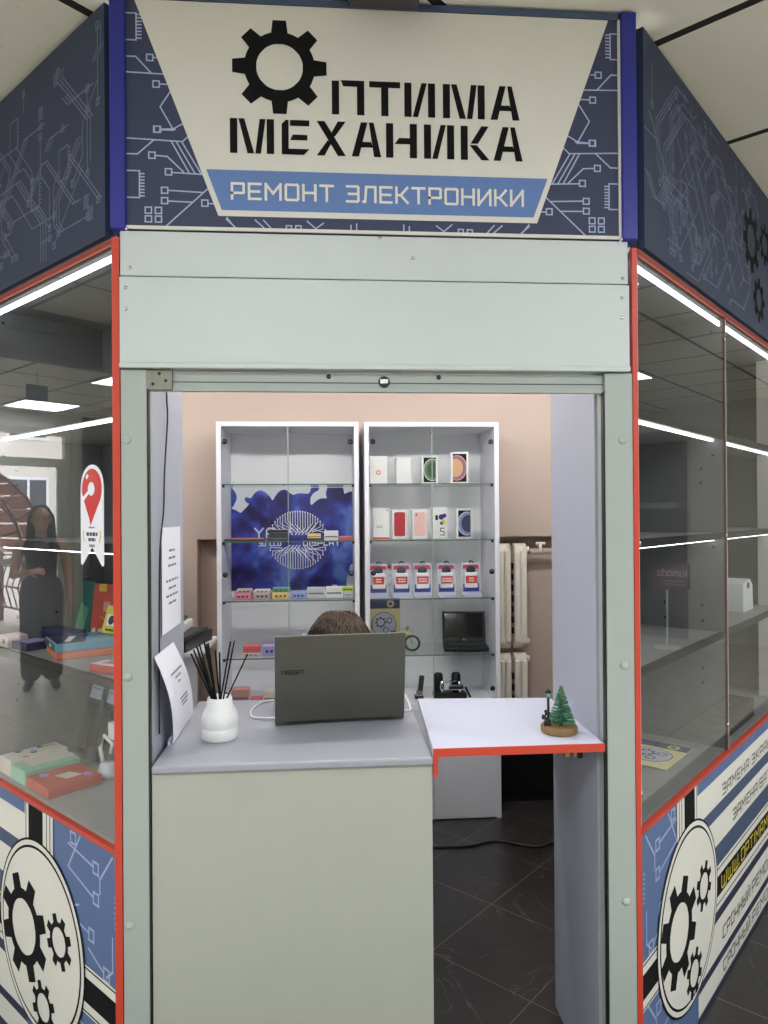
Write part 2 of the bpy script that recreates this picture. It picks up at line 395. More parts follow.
for j in range(4):
    ribs.tube([(math.cos(PI * k / 24) * (R_ - .02), j * .8, 1.0 + math.sin(PI * k / 24) * (R_ - .02)) for k in range(25)], .022, M_MAR2, 6)
    ribs.tube([(math.cos(PI * k / 24) * (R_ - .32), j * .8, 1.0 + math.sin(PI * k / 24) * (R_ - .32)) for k in range(25)], .018, M_MAR2, 6)
    for k in range(0, 25, 2):
        c, s_ = math.cos(PI * k / 24), math.sin(PI * k / 24)
        ribs.tube([(c * (R_ - .02), j * .8, 1 + s_ * (R_ - .02)), (c * (R_ - .32), j * .8, 1 + s_ * (R_ - .32))], .012, M_MAR2, 6)
for sx in (-1, 1):
    for j in range(4): post.box(sx * R_ - .03, sx * R_ + .03, j * .8 - .03, j * .8 + .03, 0, 1.02, M_MAR2)
    for zz in (.2, .5, .8): post.box(sx * R_ - .012, sx * R_ + .012, 0, 2.4, zz, zz + .025, M_MAR2)
    for j in range(12): post.tube([(sx * R_, j * .2, .2), (sx * R_, j * .2 + .2, .5), (sx * R_, j * .2, .8)], .01, M_MAR2, 5)
ribs.build('arch_rib', cn); post.build('side_lattice', cn)
bd = thing('street_building', 'pale apartment building with rows of windows beyond the entrance canopy', 'building', uv(-1.5, 26) + (-.02,), PI / 4)
fb = MB(); fb.box(-12, 8, 0, 3, 0, 11, mat('pale_facade', (205, 196, 182), .8, 0, .05, 2)); fb.build('wall', bd)
for i in range(6):
    for j in range(3):
        x = -10 + i * 3; z = 1.4 + j * 3
        wf = MB(); wf.box(x, x + 1.5, -.06, .0, z, z + 1.6, M_WHITE); wf = wf.build('window', bd)
        wp = MB(); wp.box(x + .1, x + .7, -.07, -.055, z + .1, z + 1.5, M_GREYDARK); wp.box(x + .8, x + 1.4, -.07, -.055, z + .1, z + 1.5, M_GREYDARK); wp.build('pane', wf)

# ceiling lights of the hall; the unseen panels are added to brighten it
M_PANEL = emit('panel_light', (240, 246, 255), 21.5)
def ceiling_panel(u, v, label):
    t = thing('ceiling_light', label, 'ceiling light', uv(u + .3335, v + .3335) + (HZ,), PI / 4, 'recessed ceiling light panels of the hall')
    a = MB(); a.box(-.30, .30, -.30, .30, -.006, -.002, M_PANEL); a.build('diffuser', t)
    a = MB()
    for x0, x1, y0, y1 in ((-.32, .32, -.32, -.30), (-.32, .32, .30, .32), (-.32, -.30, -.30, .30), (.30, .32, -.30, .30)): a.box(x0, x1, y0, y1, -.010, -.001, M_WHITE)
    a.build('frame', t)
for u, v, l in ((-3.31, 6.48, 'square light panel reflected low in the left glass, close to the entrance doors'),
                (-3.31, 4.48, 'square light panel reflected at the right end of the left glass'),
                (4.69, -2.854, 'square light panel reflected as a wedge in the right glass'),
                (-3.31, -.19, 'added unseen light panel in the hall ceiling left of the photographer'),
                (-2.64, -2.854, 'added unseen light panel in the hall ceiling behind the photographer'),
                (-.64, -4.2, 'added unseen light panel in the hall ceiling right of the photographer'),
                (1.36, -2.854, 'added unseen light panel in the hall ceiling in front of the right show case'),
                (-1.976, -1.52, 'added unseen light panel in the hall ceiling nearest the photographer'),
                (-3.31, 1.81, 'added unseen light panel in the hall ceiling in front of the left show case'),
                (-.64, -2.854, 'added unseen light panel in the hall ceiling, second nearest to the photographer'),
                (.694, -4.2, 'added unseen light panel in the hall ceiling by the far wall behind the photographer'),
                (-4.64, -1.52, 'added unseen light panel in the hall ceiling by the side wall'),
                (-4.64, 1.81, 'added unseen light panel in the hall ceiling by the side wall towards the entrance'),
                (-1.31, 3.81, 'added unseen light panel in the hall ceiling, brightening the front of the standing woman'),  # added out of view to light her face
                (3.36, -4.2, 'added unseen light panel in the hall ceiling towards the far end')):
    ceiling_panel(u, v, l)

# ------------------------------------------------------------------ kiosk : front sign
X0, X1, ZB, ZT = -.477, .718, 2.18, 2.735
sg = thing('shop_sign', 'big front sign board with black gear and Cyrillic lettering on white', 'sign', ((X0 + X1) / 2, 0, ZB))
sg_x = -(X0 + X1) / 2
MS = Matrix.Translation((sg_x, 0, -ZB))
a = MB(MS); a.box(X0, X1, 0, .05, ZB, ZT, M_FRONTBLUE); a.build('board', sg)
a = MB(MS); k = .00239
def sq(mb, u, v, ox, sx, oz, r=3.0, w=.0032, y=-.0008):
    c = [(u - r, v - r), (u + r, v - r), (u + r, v + r), (u - r, v + r)]
    mb.stroke([(ox + sx * p * k, oz + q * k) for p, q in c], w, y, M_TRACE, True)
LINES = []
def A(*p): LINES.append([(q[0] / 6.4 - 6.5, 98 - q[1] / 6.4) for q in p])
def B(*p): LINES.append([(q[0] / 3 - 126.5, 228 - q[1] / 3) for q in p])
A((42, 65), (390, 78), (430, 40)); A((210, 75), (110, 165), (42, 165)); A((222, 170), (295, 175), (395, 270)); A((320, 78), (430, 275)); A((350, 78), (465, 275)); A((385, 80), (505, 280))
A((325, 275), (525, 283)); A((42, 270), (122, 270), (122, 440), (42, 440)); A((300, 390), (510, 398)); A((300, 457), (445, 460)); A((290, 618), (565, 355)); A((548, 467), (605, 467)); A((665, 555), (710, 628)); A((258, 8), (330, 8), (345, 0))
for i in range(8): A((126, 288 + i * 20), (150, 288 + i * 20)); B((412, 54 + i * 10), (424, 54 + i * 10))
B((378, 50), (410, 50), (410, 130), (378, 130)); B((378, 178), (408, 178), (452, 225)); B((378, 225), (495, 228)); B((459, 180), (472, 180)); B((477, 258), (505, 258)); B((510, 275), (478, 325), (515, 390), (550, 370)); B((478, 392), (515, 390))
SQ = [(200, 170), (302, 272), (277, 390), (277, 455), (527, 465), (176, 518), (238, 518), (176, 573), (238, 573), (235, 5)]
SQB = [(449, 180), (467, 258), (468, 392)]
def C2(*p): LINES.append([(73.5 + q[0] / 3, 228 - q[1] / 3) for q in p])
C2((70, 655), (95, 688)); C2((155, 655), (180, 690)); C2((180, 655), (200, 690)); C2((310, 655), (335, 690), (358, 660)); C2((458, 660), (458, 692)); C2((618, 664), (618, 692))
for sx, ox in ((1, X0), (-1, X1)):
    for l in LINES: a.stroke([(ox + sx * u * k, max(ZB + .006, ZB + v * k)) for u, v in l], .0032, -.0008, M_TRACE)
    for x, y in SQ: sq(a, x / 6.4 - 6.5, 98 - y / 6.4, ox, sx, ZB)
    for x, y in SQB: sq(a, x / 3 - 126.5, 228 - y / 3, ox, sx, ZB)
    for x in (255, 283): sq(a, 73.5 + x / 3, 228 - 677 / 3, ox, sx, ZB, 2.6)
a.build('circuit_pattern', sg)
a = MB(MS); a.poly([(-.457, 2.718), (.689, 2.718), (.506, 2.211), (-.264, 2.211)], -.0016, M_SIGNWHITE); a.build('white_field', sg)
a = MB(MS); a.poly([(-.292, 2.321), (.533, 2.321), (.497, 2.225), (-.256, 2.225)], -.0022, M_STRIP); sb = a.build('blue_strip', sg)
a = MB(MS); text(a, 'РЕМОНТ', -.232, 2.2525, .036, M_PANELWHITE, -.003, .17, .007, .33); text(a, 'ЭЛЕКТРОНИКИ', .041, 2.2525, .036, M_PANELWHITE, -.003, .17, .47, .33); a.build('lettering', sb)
a = MB(MS); a.gear(-.118, 2.570, .113, -.0024, M_BLACK, 8, .745, .49, PI / 2, .36, .60); a.build('gear_emblem', sg)
s_ = .21
def LT(c, W):
    if c == 'П': return [[(0, 0), (s_, 0), (s_, .98), (0, .98)], [(s_ + .05, 1), (W, 1), (W, 0), (W - s_, 0), (W - s_, .82), (s_ + .12, .82)]]
    if c == 'Т': return [[(0, 1), (W, 1), (W, .82), (0, .82)], [(W / 2 - s_ / 2, 0), (W / 2 + s_ / 2, 0), (W / 2 + s_ / 2, .82), (W / 2 - s_ / 2, .82)]]
    if c == 'И': return [[(0, 0), (s_, 0), (s_, 1), (0, 1)], [(W - s_, 0), (W, 0), (W, 1), (W - s_, 1)], [(s_ + .03, 0), (s_ + .19, 0), (W - s_ - .03, 1), (W - s_ - .19, 1)]]
    if c == 'М': return [[(0, 0), (s_, 0), (s_, 1), (0, 1)], [(W - s_, 0), (W, 0), (W, 1), (W - s_, 1)], [(s_ + .03, 1), (s_ + .2, 1), (W / 2 + .06, 0), (W / 2 - .13, 0)], [(W / 2 + .09, 0), (W / 2 + .25, 0), (W - s_ - .03, 1), (W - s_ - .2, 1)]]
    if c == 'А': return [[(0, 0), (.21, 0), (.46, 1), (.27, 1)], [(.5, 1), (.64, 1), (W, 0), (W - .21, 0)], [(.24, .27), (W - .24, .27), (W - .29, .43), (.28, .43)]]
    if c == 'Е': return [[(0, 0), (.2, 0), (.2, 1), (.12, 1), (0, .88)], [(.24, 1), (W, 1), (W, .83), (.24, .83)], [(.32, .58), (W - .06, .58), (W - .06, .42), (.24, .42)], [(.2, .17), (W, .17), (W - .16, 0), (.2, 0)]]
    if c == 'Х': return [[(0, 1), (.23, 1), (W, 0), (W - .23, 0)], [(W - .23, 1), (W, 1), (W * .62, .55), (W * .49, .64)], [(0, 0), (.23, 0), (W * .5, .36), (W * .38, .45)]]
    if c == 'Н': return [[(0, 0), (s_, 0), (s_, 1), (0, 1)], [(W - s_, 1), (W, 1), (W, 0), (W - s_, 0)], [(W - s_, .4), (s_ + .04, .4), (s_ + .17, .58), (W - s_, .58)]]
    if c == 'К': return [[(0, 0), (s_, 0), (s_, 1), (0, 1)], [(s_ + .08, .48), (s_ + .3, .48), (W - .02, 1), (W - .24, 1)], [(s_ + .05, .44), (s_ + .27, .44), (W, 0), (W - .24, 0)]]
a = MB(MS)
for word, ext, z0, h in (('ПТИМА', ((.006, .084), (.096, .171), (.181, .256), (.275, .378), (.392, .464)), 2.4615, .083),
                         ('МЕХАНИКА', ((-.236, -.132), (-.114, -.048), (-.031, .039), (.053, .124), (.136, .211), (.228, .302), (.318, .389), (.399, .471)), 2.3615, .083)):
    for c, (xa, xb) in zip(word, ext):
        for pl in LT(c, (xb - xa) / h): a.poly([(xa + x * h, z0 + z * h) for x, z in pl], -.0024, M_BLACK)
a.build('logo_lettering', sg)
a = MB(MS)
a.box(X0, X1, -.004, .001, 2.176, 2.1835, M_SIGNWHITE); a.box(X1 - .006, X1, -.004, .001, 2.1835, 2.73, M_SIGNWHITE); a.box(X0, X1, -.004, .0, 2.719, 2.735, M_STRIPE)
a.build('edge_trim', sg)
for x0, x1 in ((-.513, X0), (X1, .757)):
    a = MB(MS); a.box(x0, x1, -.012, .05, 2.172, 2.736, M_POST, .004); a.build('corner_post', sg)

# ------------------------------------------------------------------ roller shutter
sh = thing('roller_shutter', 'grey metal roller shutter rolled up over the doorway, with bolted side guides', 'roller shutter', (.12, 0, 0))
MX = Matrix.Translation((-.12, 0, 0))
a = MB(MX); a.box(-.4935, .735, 0, .05, 2.066, 2.172, M_FASCIA, .002)
a.build('upper_cover', sh)
a = MB(MX); a.box(-.4935, .735, -.008, .054, 1.85, 2.062, M_FASCIA, .003); a.box(-.4935, .735, -.014, -.002, 1.847, 1.86, M_FASCIA, .003)
hb = a.build('shutter_box', sh)
for x, z in ((-.478, 2.035), (-.478, 1.985), (.715, 2.03), (.715, 1.98), (-.47, 2.085), (.72, 2.08), (.12, 2.168), (.20, 2.12)):
    a = MB(MX); a.ball((x, -.009 if z < 2.06 else -.001, z), .0042, M_CHROME, (1, .6, 1), 8, 6); a.build('screw', hb)
for x0, x1, bx in ((-.494, -.434, -.480), (.674, .7445, .718)):
    a = MB(MX); a.box(x0, x1, 0.0, .055, 0, 1.846, M_PILLAR, .002)
    xi = x1 if x0 < 0 else x0; sg_ = 1 if x0 < 0 else -1
    a.box(min(xi, xi + sg_ * .004), max(xi, xi + sg_ * .004), .002, .018, 0, 1.80, M_PLBLACK)
    g = a.build('guide_rail', sh)
    for z in (1.68, 1.123, .5415, .08):
        a = MB(MX @ Matrix.Translation((bx, 0, z)) @ Matrix.Rotation(PI / 2, 4, 'X')); a.lathe([(.0105, 0), (.0105, .002), (.009, .0035), (.0, .0038)], M_PILLAR, 16); a.build('bolt', g)
a = MB(MX); a.box(-.434, .674, .012, .045, 1.8, 1.842, M_PILLAR, .002); a.box(-.434, .674, .008, .013, 1.797, 1.806, M_PILLAR); a.box(-.38, .674, .010, .013, 1.818, 1.8195, M_GREYDARK)
bb = a.build('bottom_bar', sh)
a = MB(MX); a.box(-.436, -.375, .002, .014, 1.798, 1.846, mat('worn_bracket', (132, 134, 120), .45, .5, .2, 60), .002)
for x, z in ((-.42, 1.812), (-.405, 1.836), (-.39, 1.82)): a.ball((x, .002, z), .004, M_DARKMETAL, (1, .5, 1), 8, 6)
a.build('end_bracket', bb)
a = MB(MX @ Matrix.Translation((.128, .0115, 1.8215)) @ Matrix.Rotation(PI / 2, 4, 'X')); a.lathe([(.014, -.002), (.014, .002), (.012, .0026), (.0, .0026)], M_PLBLACK, 20); a.box(-.009, .009, -.004, .006, .002, .0045, M_CHROME); a.build('lock', bb)
a = MB(MX)
for x in (.262, -.006): a.ball((x, .0115, 1.834), .006, M_PLBLACK, (1, .4, 1), 10, 6)
a.build('hole_plug', bb)

# ------------------------------------------------------------------ display cases
L0 = (-.503, 0, 0); R0 = (.756, 0, 0)
def traces(mb, x0, x1, z0, z1, seed, n, y, w, m, g=.02, slant=True):
    r = random.Random(seed); D = [(1, 0), (1, 1), (0, 1), (-1, 1), (-1, 0), (-1, -1), (0, -1), (1, -1)]
    for i in range(n):
        x = x0 + g * r.randint(0, int((x1 - x0) / g)); z = z0 + g * r.randint(0, int((z1 - z0) / g))
        d = r.choice((0, 1, 1, 2, 2, 6, 6, 5, 4)); pts = [(x, z)]
        for s in range(r.randint(2, 4)):
            ln = g * r.randint(1, 6); d = (d + r.choice((-1, 1))) % 8
            nx, nz = pts[-1][0] + D[d][0] * ln, pts[-1][1] + D[d][1] * ln
            if not (x0 < nx < x1 and z0 < nz < z1): break
            pts.append((nx, nz))
        if len(pts) < 2: continue
        rep = r.choice((1, 1, 2, 3))
        for q in range(rep):
            o = q * g * .55
            if max(p[0] for p in pts) + o > x1: break
            mb.stroke([(p[0] + o, p[1]) for p in pts], w, y, m)
        e = pts[-1]; c = .0075
        if x0 + c < e[0] < x1 - c and z0 + c < e[1] < z1 - c: mb.stroke([(e[0] - c, e[1] - c), (e[0] + c, e[1] - c), (e[0] + c, e[1] + c), (e[0] - c, e[1] + c)], w, y, m, True)
    for i in range(max(1, n // 14)):
        x = r.uniform(x0 + .03, x1 - .09); z = r.uniform(z0 + .03, z1 - .12)
        mb.stroke([(x, z), (x + .05, z), (x + .05, z + .08), (x, z + .08)], w, y, m, True)
        for q in range(7): mb.stroke([(x + .05, z + .008 + q * .0105), (x + .06, z + .008 + q * .0105)], w, y, m)
    for i in range(max(1, n // 16)):
        x = r.uniform(x0 + .03, x1 - .06); z = r.uniform(z0 + .02, z1 - .06)
        for p in range(2):
            for q in range(3):
                mb.stroke([(x + p * .014, z + q * .012), (x + p * .014 + .008, z + q * .012), (x + p * .014 + .008, z + q * .012 + .007), (x + p * .014, z + q * .012 + .007)], w * .8, y, m, True)
SHZ = (1.742, 1.412, 1.085)
def screws(mb, x, sx):
    for y, z in ((.04, 2.10), (.04, 1.69), (.04, 1.385), (.077, 1.646), (.077, 1.60), (.077, 1.188), (.077, 1.137), (.077, .979), (.077, .929), (.2, 1.19), (.2, 1.137)):
        mb.ball((x, y, z), .005, M_DARKMETAL, (.5, 1, 1), 8, 6)
def show_case(name, label, loc, rot, sx):
    t = thing(name, label, 'display case', loc, rot)
    LEN = 1.70; D = .36
    PX = lambda *p: [(sx * x, y) for x, y in p]
    def bx(mb, x0, x1, *r): mb.box(min(sx * x0, sx * x1), max(sx * x0, sx * x1), *r)
    E_ = .088 if sx > 0 else .066; C_ = (E_ - .014) * 2 ** .5
    loc_ = lambda dx, dy: ((dx + dy) * S, (dy - dx) * S)
    poly = PX((.013, .012), (LEN, .012), (LEN, D), (D - C_, D), loc_(-E_ + .0145, .058), loc_(-.006, .060))
    a = MB(); a.slab(poly, 0.0, .705, M_LAM); a.slab(poly, .705, .722, M_SHELFTOP); a.build('base_cabinet', t)
    a = MB(); bx(a, 0, LEN, .0, .0115, 0, .70, M_PANELBLUE); pb = a.build('base_panel', t)
    # printed graphics of the base
    a = MB()
    for z0 in (0, -.42):
        cl = lambda p: (sx * min(p[0], .255), max(.006, p[1] + z0))
        for l in (((.125, .64), (.26, .66)), ((.125, .565), (.255, .60)), ((.19, .695), (.255, .60)), ((.15, .47), (.19, .475)), ((.075, .40), (.15, .43)), ((.03, .69), (.09, .62), (.09, .585)), ((.03, .50), (.03, .42), (.06, .395)), ((.2, .52), (.255, .50))):
            a.stroke([cl(p) for p in l], .0055, -.0006, M_TRACE)
        for x, z in ((.11, .64), (.11, .565), (.135, .468), (.06, .40), (.228, .68)):
            a.stroke([(sx * (x + p), max(.006, z + z0 + q)) for p, q in ((-.013, -.014), (.013, -.014), (.013, .014), (-.013, .014))], .0055, -.0006, M_TRACE, True)
        for q in range(7): a.stroke([(sx * .012, .60 + z0 - q * .012), (sx * .019, .60 + z0 - q * .012)], .004, -.0006, M_TRACE)
    a.build('circuit_pattern', pb)
    a = MB()
    def rect(x0, x1, z0, z1, m, y): a.poly([(sx * x0, z0), (sx * x1, z0), (sx * x1, z1), (sx * x0, z1)], y, m)
    cx = .357 if sx > 0 else .425
    xs = .43 if sx > 0 else .505
    rect(xs, LEN, 0.012, .665, M_PANELWHITE, -.0010)
    rect(xs, LEN, .539, .58, M_STRIPE, -.0014); rect(xs, LEN, .388, .454, M_STRIPE, -.0014)
    rect(xs, LEN, .219, .25, M_DARKSTRIPE, -.0014); rect(xs, LEN, .082, .108, M_DARKSTRIPE, -.0014); rect(xs, LEN, 0.0, .016, M_DARKSTRIPE, -.0014)
    rect(0.002, LEN, .262, .384, M_PANELWHITE, -.0012)
    for z0, z1 in ((.375, .379), (.267, .271), (.292, .354)): rect(0.002, LEN, z0, z1, M_BLACK, -.0018)
    bxc = cx + (.005 if sx > 0 else .02)
    rect(bxc - .105, bxc + .07, .5, .70, M_PANELWHITE, -.0020); rect(bxc - .045, bxc + .045, .5, .70, M_BLACK, -.0024)
    for d in (-.088, -.068, .062): rect(bxc + d - .002, bxc + d + .002, .5, .70, M_BLACK, -.0024)
    a.build('stripe_print', pb)
    a = MB(); cz = .352; c = sx * cx
    a.disc(c, cz, .262, -.0030, M_BLACK, 72); a.disc(c, cz, .256, -.0034, M_PANELWHITE, 72); a.disc(c, cz, .243, -.0038, M_BLACK, 72); a.disc(c, cz, .236, -.0042, M_PANELWHITE, 72)
    # three gears: same arrangement, not mirrored
    gx = c
    for dx, dz, r, th, ph in ((-.095, -.005, .146, 8, PI / 8), (.122, .035, .072, 8, PI / 8), (.028, -.178, .070, 8, PI / 8)):
        a.gear(gx + dx, cz + dz, r, -.0046, M_BLACK, th, .72, .52, PI / 2 + ph, .40, .62)
    a.build('gear_emblem', pb)
    if sx > 0:
        a = MB()
        text(a, 'ЗАМЕНА', .684, .594, .032, M_BLACK, -.0022, .12, 1.0, .34); text(a, 'ЭКРАНОВ', 1.045, .594, .032, M_BLACK, -.0022, .12, 1.43, .34); text(a, 'ЗАМЕНА', .80, .476, .032, M_BLACK, -.0022, .12, 1.115, .34); text(a, 'БАТАРЕЙ', 1.155, .476, .032, M_BLACK, -.0022, .12, 1.54, .34)
        text(a, 'WWW.OPTIMAMEHANIKA', .665, .304, .038, M_YELLOW, -.0026, .15, 1.62, .34)
        text(a, 'СРОЧНЫЙ', .675, .14, .036, M_BLACK, -.0022, .12, 1.0, .34); text(a, 'РЕМОНТ', 1.035, .14, .036, M_BLACK, -.0022, .12, 1.37, .34); text(a, 'СРОЧНЫЙ', .68, .034, .034, M_BLACK, -.0022, .12, 1.0, .34); text(a, 'РЕМОНТ', 1.035, .034, .034, M_BLACK, -.0022, .12, 1.37, .34)
        a.build('service_lettering', pb)
    # red frame
    a = MB(Matrix.Rotation(-rot, 4, 'Z')); r1_ = .003; w0, w1 = (.7446 - loc[0], .7575 - loc[0]) if sx > 0 else (-.512 - loc[0], -.4952 - loc[0]); a.box(w0, w1, -.002, .012, 0, 2.156, M_RED); a.M = Matrix(); bx(a, r1_, LEN, -.004, .010, .703, .715, M_RED); bx(a, r1_, LEN, -.004, .003, 2.141, 2.155, M_REDSHADE); a.build('edge_trim', t)
    for x0, x1 in ((.004, .757), (.771, LEN)):
        a = MB(); bx(a, x0 + .004, x1, .003, .008, .717, 2.138, M_GLASSCASE); gp = a.build('glass_pane', t)
        a = MB(); g0 = x0 + (.0025 if x0 > .1 else .005 if sx > 0 else .009); bx(a, g0, g0 + .0024, .0015, .008, .717, 2.138, M_EDGEPALE); a.build('glass_edge', gp)
    for x in (.01, .764):
        a = MB()
        for z in (2.07, 1.423, .80):
            a.ball((sx * x, .001, z), .008, M_CHROME, (1, .5, 1), 10, 6)
        a.build('glass_clip', t)
    a = MB(); bx(a, .757, .771, .009, D, .722, 2.138, M_LAM); bx(a, .757, .771, .002, .009, .717, 2.138, M_BROWN); screws(a, sx * .7565, sx); a.build('partition', t)
    a = MB(); bx(a, LEN - .016, LEN, .009, D, .722, 2.138, M_LAM); screws(a, sx * (LEN - .0165), sx); a.build('side_panel', t)
    a = MB(); bx(a, D - C_ + .016, LEN, D + .001, D + .014, 0, 2.16, M_LAM); a.build('back_panel', t)
    a = MB(); a.slab(poly, 2.138, 2.16, M_LAM); a.build('top_panel', t)
    # end panel beside the doorway, seen from both sides
    loc_ = lambda dx, dy: ((dx + dy) * S, (dy - dx) * S)
    q = PX(loc_(-E_, .057), loc_(-E_ + .013, .057), loc_(-E_ + .013, .415), loc_(-E_, .415))
    a = MB(); a.slab(q, 0, 2.16, M_ENDPANEL); a.build('end_panel', t)
    for z in SHZ:
        a = MB()
        a.slab(PX((.018, .02), (.756, .02), (.756, D), (D - C_, D), loc_(-E_ + .0145, .058), loc_(-.006, .060)), z, z + .02, M_SHELFTOP)
        a.slab(PX((.772, .02), (LEN - .017, .02), (LEN - .017, D), (.772, D)), z, z + .02, M_SHELFTOP); so = a.build('shelf', t)
        a = MB(); bx(a, .014, .756, .011, .02, z - .001, z + .021, M_BRONZE); bx(a, .772, LEN - .017, .011, .02, z - .001, z + .021, M_BRONZE); a.build('edge_profile', so)
        a = MB(); bx(a, .038, .752, .036, .046, z - .0065, z - .0005, M_LED); bx(a, .776, LEN - .02, .036, .046, z - .0065, z - .0005, M_LED); a.build('led_strip', so)
    a = MB(); bx(a, .016, .745, .011, .016, 2.112, 2.126, M_LED); bx(a, .775, LEN - .02, .011, .016, 2.112, 2.126, M_LED); a.build('led_strip', t)
    return t
caseR = show_case('display_case', 'right glass show case, nearly empty, lit by LED strips', R0, PI / 4, 1)
caseL = show_case('display_case', 'left glass show case holding colourful boxes, with round sticker on its pane', L0, -PI / 4, -1)
# banners above the cases
def banner(label, loc, rot, sx):
    t = thing('banner_sign', label, 'sign', (loc[0], loc[1], 2.16), rot)
    a = MB(); x0, x1 = sorted((sx * .026, sx * 1.7)); a.box(x0, x1, -.012, .008, .002, .555, M_NAVY); a.build('board', t)
    a = MB(); x0, x1 = sorted((sx * .03, sx * 1.2)); traces(a, x0, x1, .02, .54, 21 if sx > 0 else 34, 72, -.0126, .0034, M_TRACE_DIM, .026)
    a.build('circuit_pattern', t)
    if sx > 0:
        a = MB()
        a.gear(1.055, .315, .115, -.0136, M_BLACK, 8, .72, .5, PI / 2 + .1); a.gear(1.25, .355, .078, -.0136, M_BLACK, 8, .72, .5); a.gear(1.16, .125, .082, -.0136, M_BLACK, 8, .72, .5)
        a.build('gear_emblem', t)
    return t
banner('navy circuit banner above the right show case, with three dark gears', R0, PI / 4, 1)
banner('navy circuit banner above the left show case, without gears', L0, -PI / 4, -1)
# wall fill behind each banner up to the ceiling
for n, rot, loc, sx in (('trim_1', PI / 4, R0, 1), ('trim_2', -PI / 4, L0, -1)):
    a = MB(); x0, x1 = sorted((sx * .09, sx * 1.7)); a.box(x0, x1, .022, .05, 2.162, HZ - .001, M_LAM); struct(a, n, loc=loc, rotz=rot)

# ------------------------------------------------------------------ counter and flap
ct = thing('counter', 'grey service counter with pale front panel, under the laptop', 'counter', (-.095, 0, 0))
MC = Matrix.Translation((.095, 0, 0))
a = MB(MC); a.box(-.428, .238, .006, .03, 0, .893, M_COUNTERFRONT); a.build('front_panel', ct)
a = MB(MC); a.box(-.428, .24, -.004, .585, .892, .912, M_COUNTERTOP, .006, 3); a.build('countertop', ct)
a = MB(MC); a.box(.222, .238, .03, .56, 0, .892, M_LAM); a.box(-.428, -.412, .03, .56, 0, .892, M_LAM); a.build('side_panel', ct)
fl = thing('counter_flap', 'white flap shelf with red edge bridging the counter and the right panel', 'flap', (.45, 0, .912))
MF = Matrix.Translation((-.45, 0, -.912))
a = MB(MF); a.slab([(.2405, .003), (.6665, .003), (.6665, .44), (.26, .47)], .9125, .931, M_FLAP); a.build('flap_board', fl)
a = MB(MF); a.box(.2405, .6665, -.001, .0035, .912, .9315, M_RED); a.build('edge_band', fl)
a = MB(MF); a.box(.2405, .252, .0, .012, .864, .911, M_RED); a.build('support_batten', fl)
M_BRASS = mat('brass', (150, 128, 84), .35, .8)
a = MB(MF)
a.box(.600, .612, .10, .14, .865, .911, M_BRASS); a.box(.618, .628, .09, .15, .87, .911, M_BRASS); a.box(.634, .646, .10, .14, .862, .911, M_DARKMETAL); a.tube([(.595, .12, .885), (.65, .12, .885)], .006, M_BRASS, 8)
a.build('hinge_bracket', fl)

# ------------------------------------------------------------------ things on the counter
CT = .912
# brochure on its stand
st = thing('notice_sheet', 'white printed sheet curling against the left panel, on the counter', 'notice', (-.418, .28, CT))
a = MB(); pts = []
for i in range(9):
    s1 = i / 8
    z = .004 + .245 * s1; x = .004 - .014 * s1 + .016 * math.sin(s1 * PI)
    pts.append((x, z))
V0 = [[a.V((x + .004 * (1 - i / 8), -.135 - .11 * (i / 8), z)), a.V((x, .15 - .19 * (i / 8), z))] for i, (x, z) in enumerate(pts)]
V1 = [[a.V((x + .004 * (1 - i / 8) - .0006, -.135 - .11 * (i / 8), z)), a.V((x - .0006, .15 - .19 * (i / 8), z))] for i, (x, z) in enumerate(pts)]
for G, r in ((V0, 1), (V1, -1)):
    for p, q in zip(G, G[1:]): a.face([p[0], p[1], q[1], q[0]][::r], M_PAPER, True)
a.build('sheet', st)
a = MB()
def onsheet(sv, t):
    i = min(7, int(sv * 8)); fz = sv * 8 - i
    x = pts[i][0] * (1 - fz) + pts[i + 1][0] * fz; z = pts[i][1] * (1 - fz) + pts[i + 1][1] * fz
    x0 = x + .004 * (1 - sv); y0 = -.135 - .11 * sv; y1 = .15 - .19 * sv
    return Vector((x0 + (x - x0) * t + .0012, y0 + (y1 - y0) * t, z))
for sv, t0, t1 in ((.72, .3, .85), (.66, .42, .7), (.60, .48, .6), (.40, .4, .75), (.355, .42, .75), (.31, .46, .7)):
    a.face([a.V(onsheet(sv, t0)), a.V(onsheet(sv, t1)), a.V(onsheet(sv + .018, t1)), a.V(onsheet(sv + .018, t0))], M_INK)
a.build('print', st)
a = MB(); a.slab([(-.006, -.13), (.0, -.13), (.0, .14), (-.006, .14)], 0, .012, M_PAPER); a.build('folded_foot', st)
# reed diffuser
df = thing('reed_diffuser', 'white ceramic reed diffuser with black sticks on the counter', 'diffuser', (-.30, .2, CT))
a = MB(); a.lathe([(.044, 0), (.0475, .004), (.0475, .03), (.0465, .0315), (.0475, .033), (.0478, .055), (.045, .068), (.034, .088), (.032, .106), (.030, .109), (.026, .108), (.025, .09)], M_WHITE, 40); a.build('bottle', df)
rr = random.Random(3)
tips = [(-.072, .226), (-.066, .235), (-.06, .242), (-.054, .244), (-.05, .25), (-.043, .251), (-.036, .247), (-.03, .25), (-.012, .232), (.0, .226), (.028, .253), (.038, .255), (.075, .222)]
for i, (x, z) in enumerate(tips):
    y = rr.uniform(-.02, .02)
    a = MB(); a.tube([(-x * .12 + rr.uniform(-.006, .006), -y * .3, .035), (x, y, z)], .0023, M_BLACK, 6); a.build('reed', df)
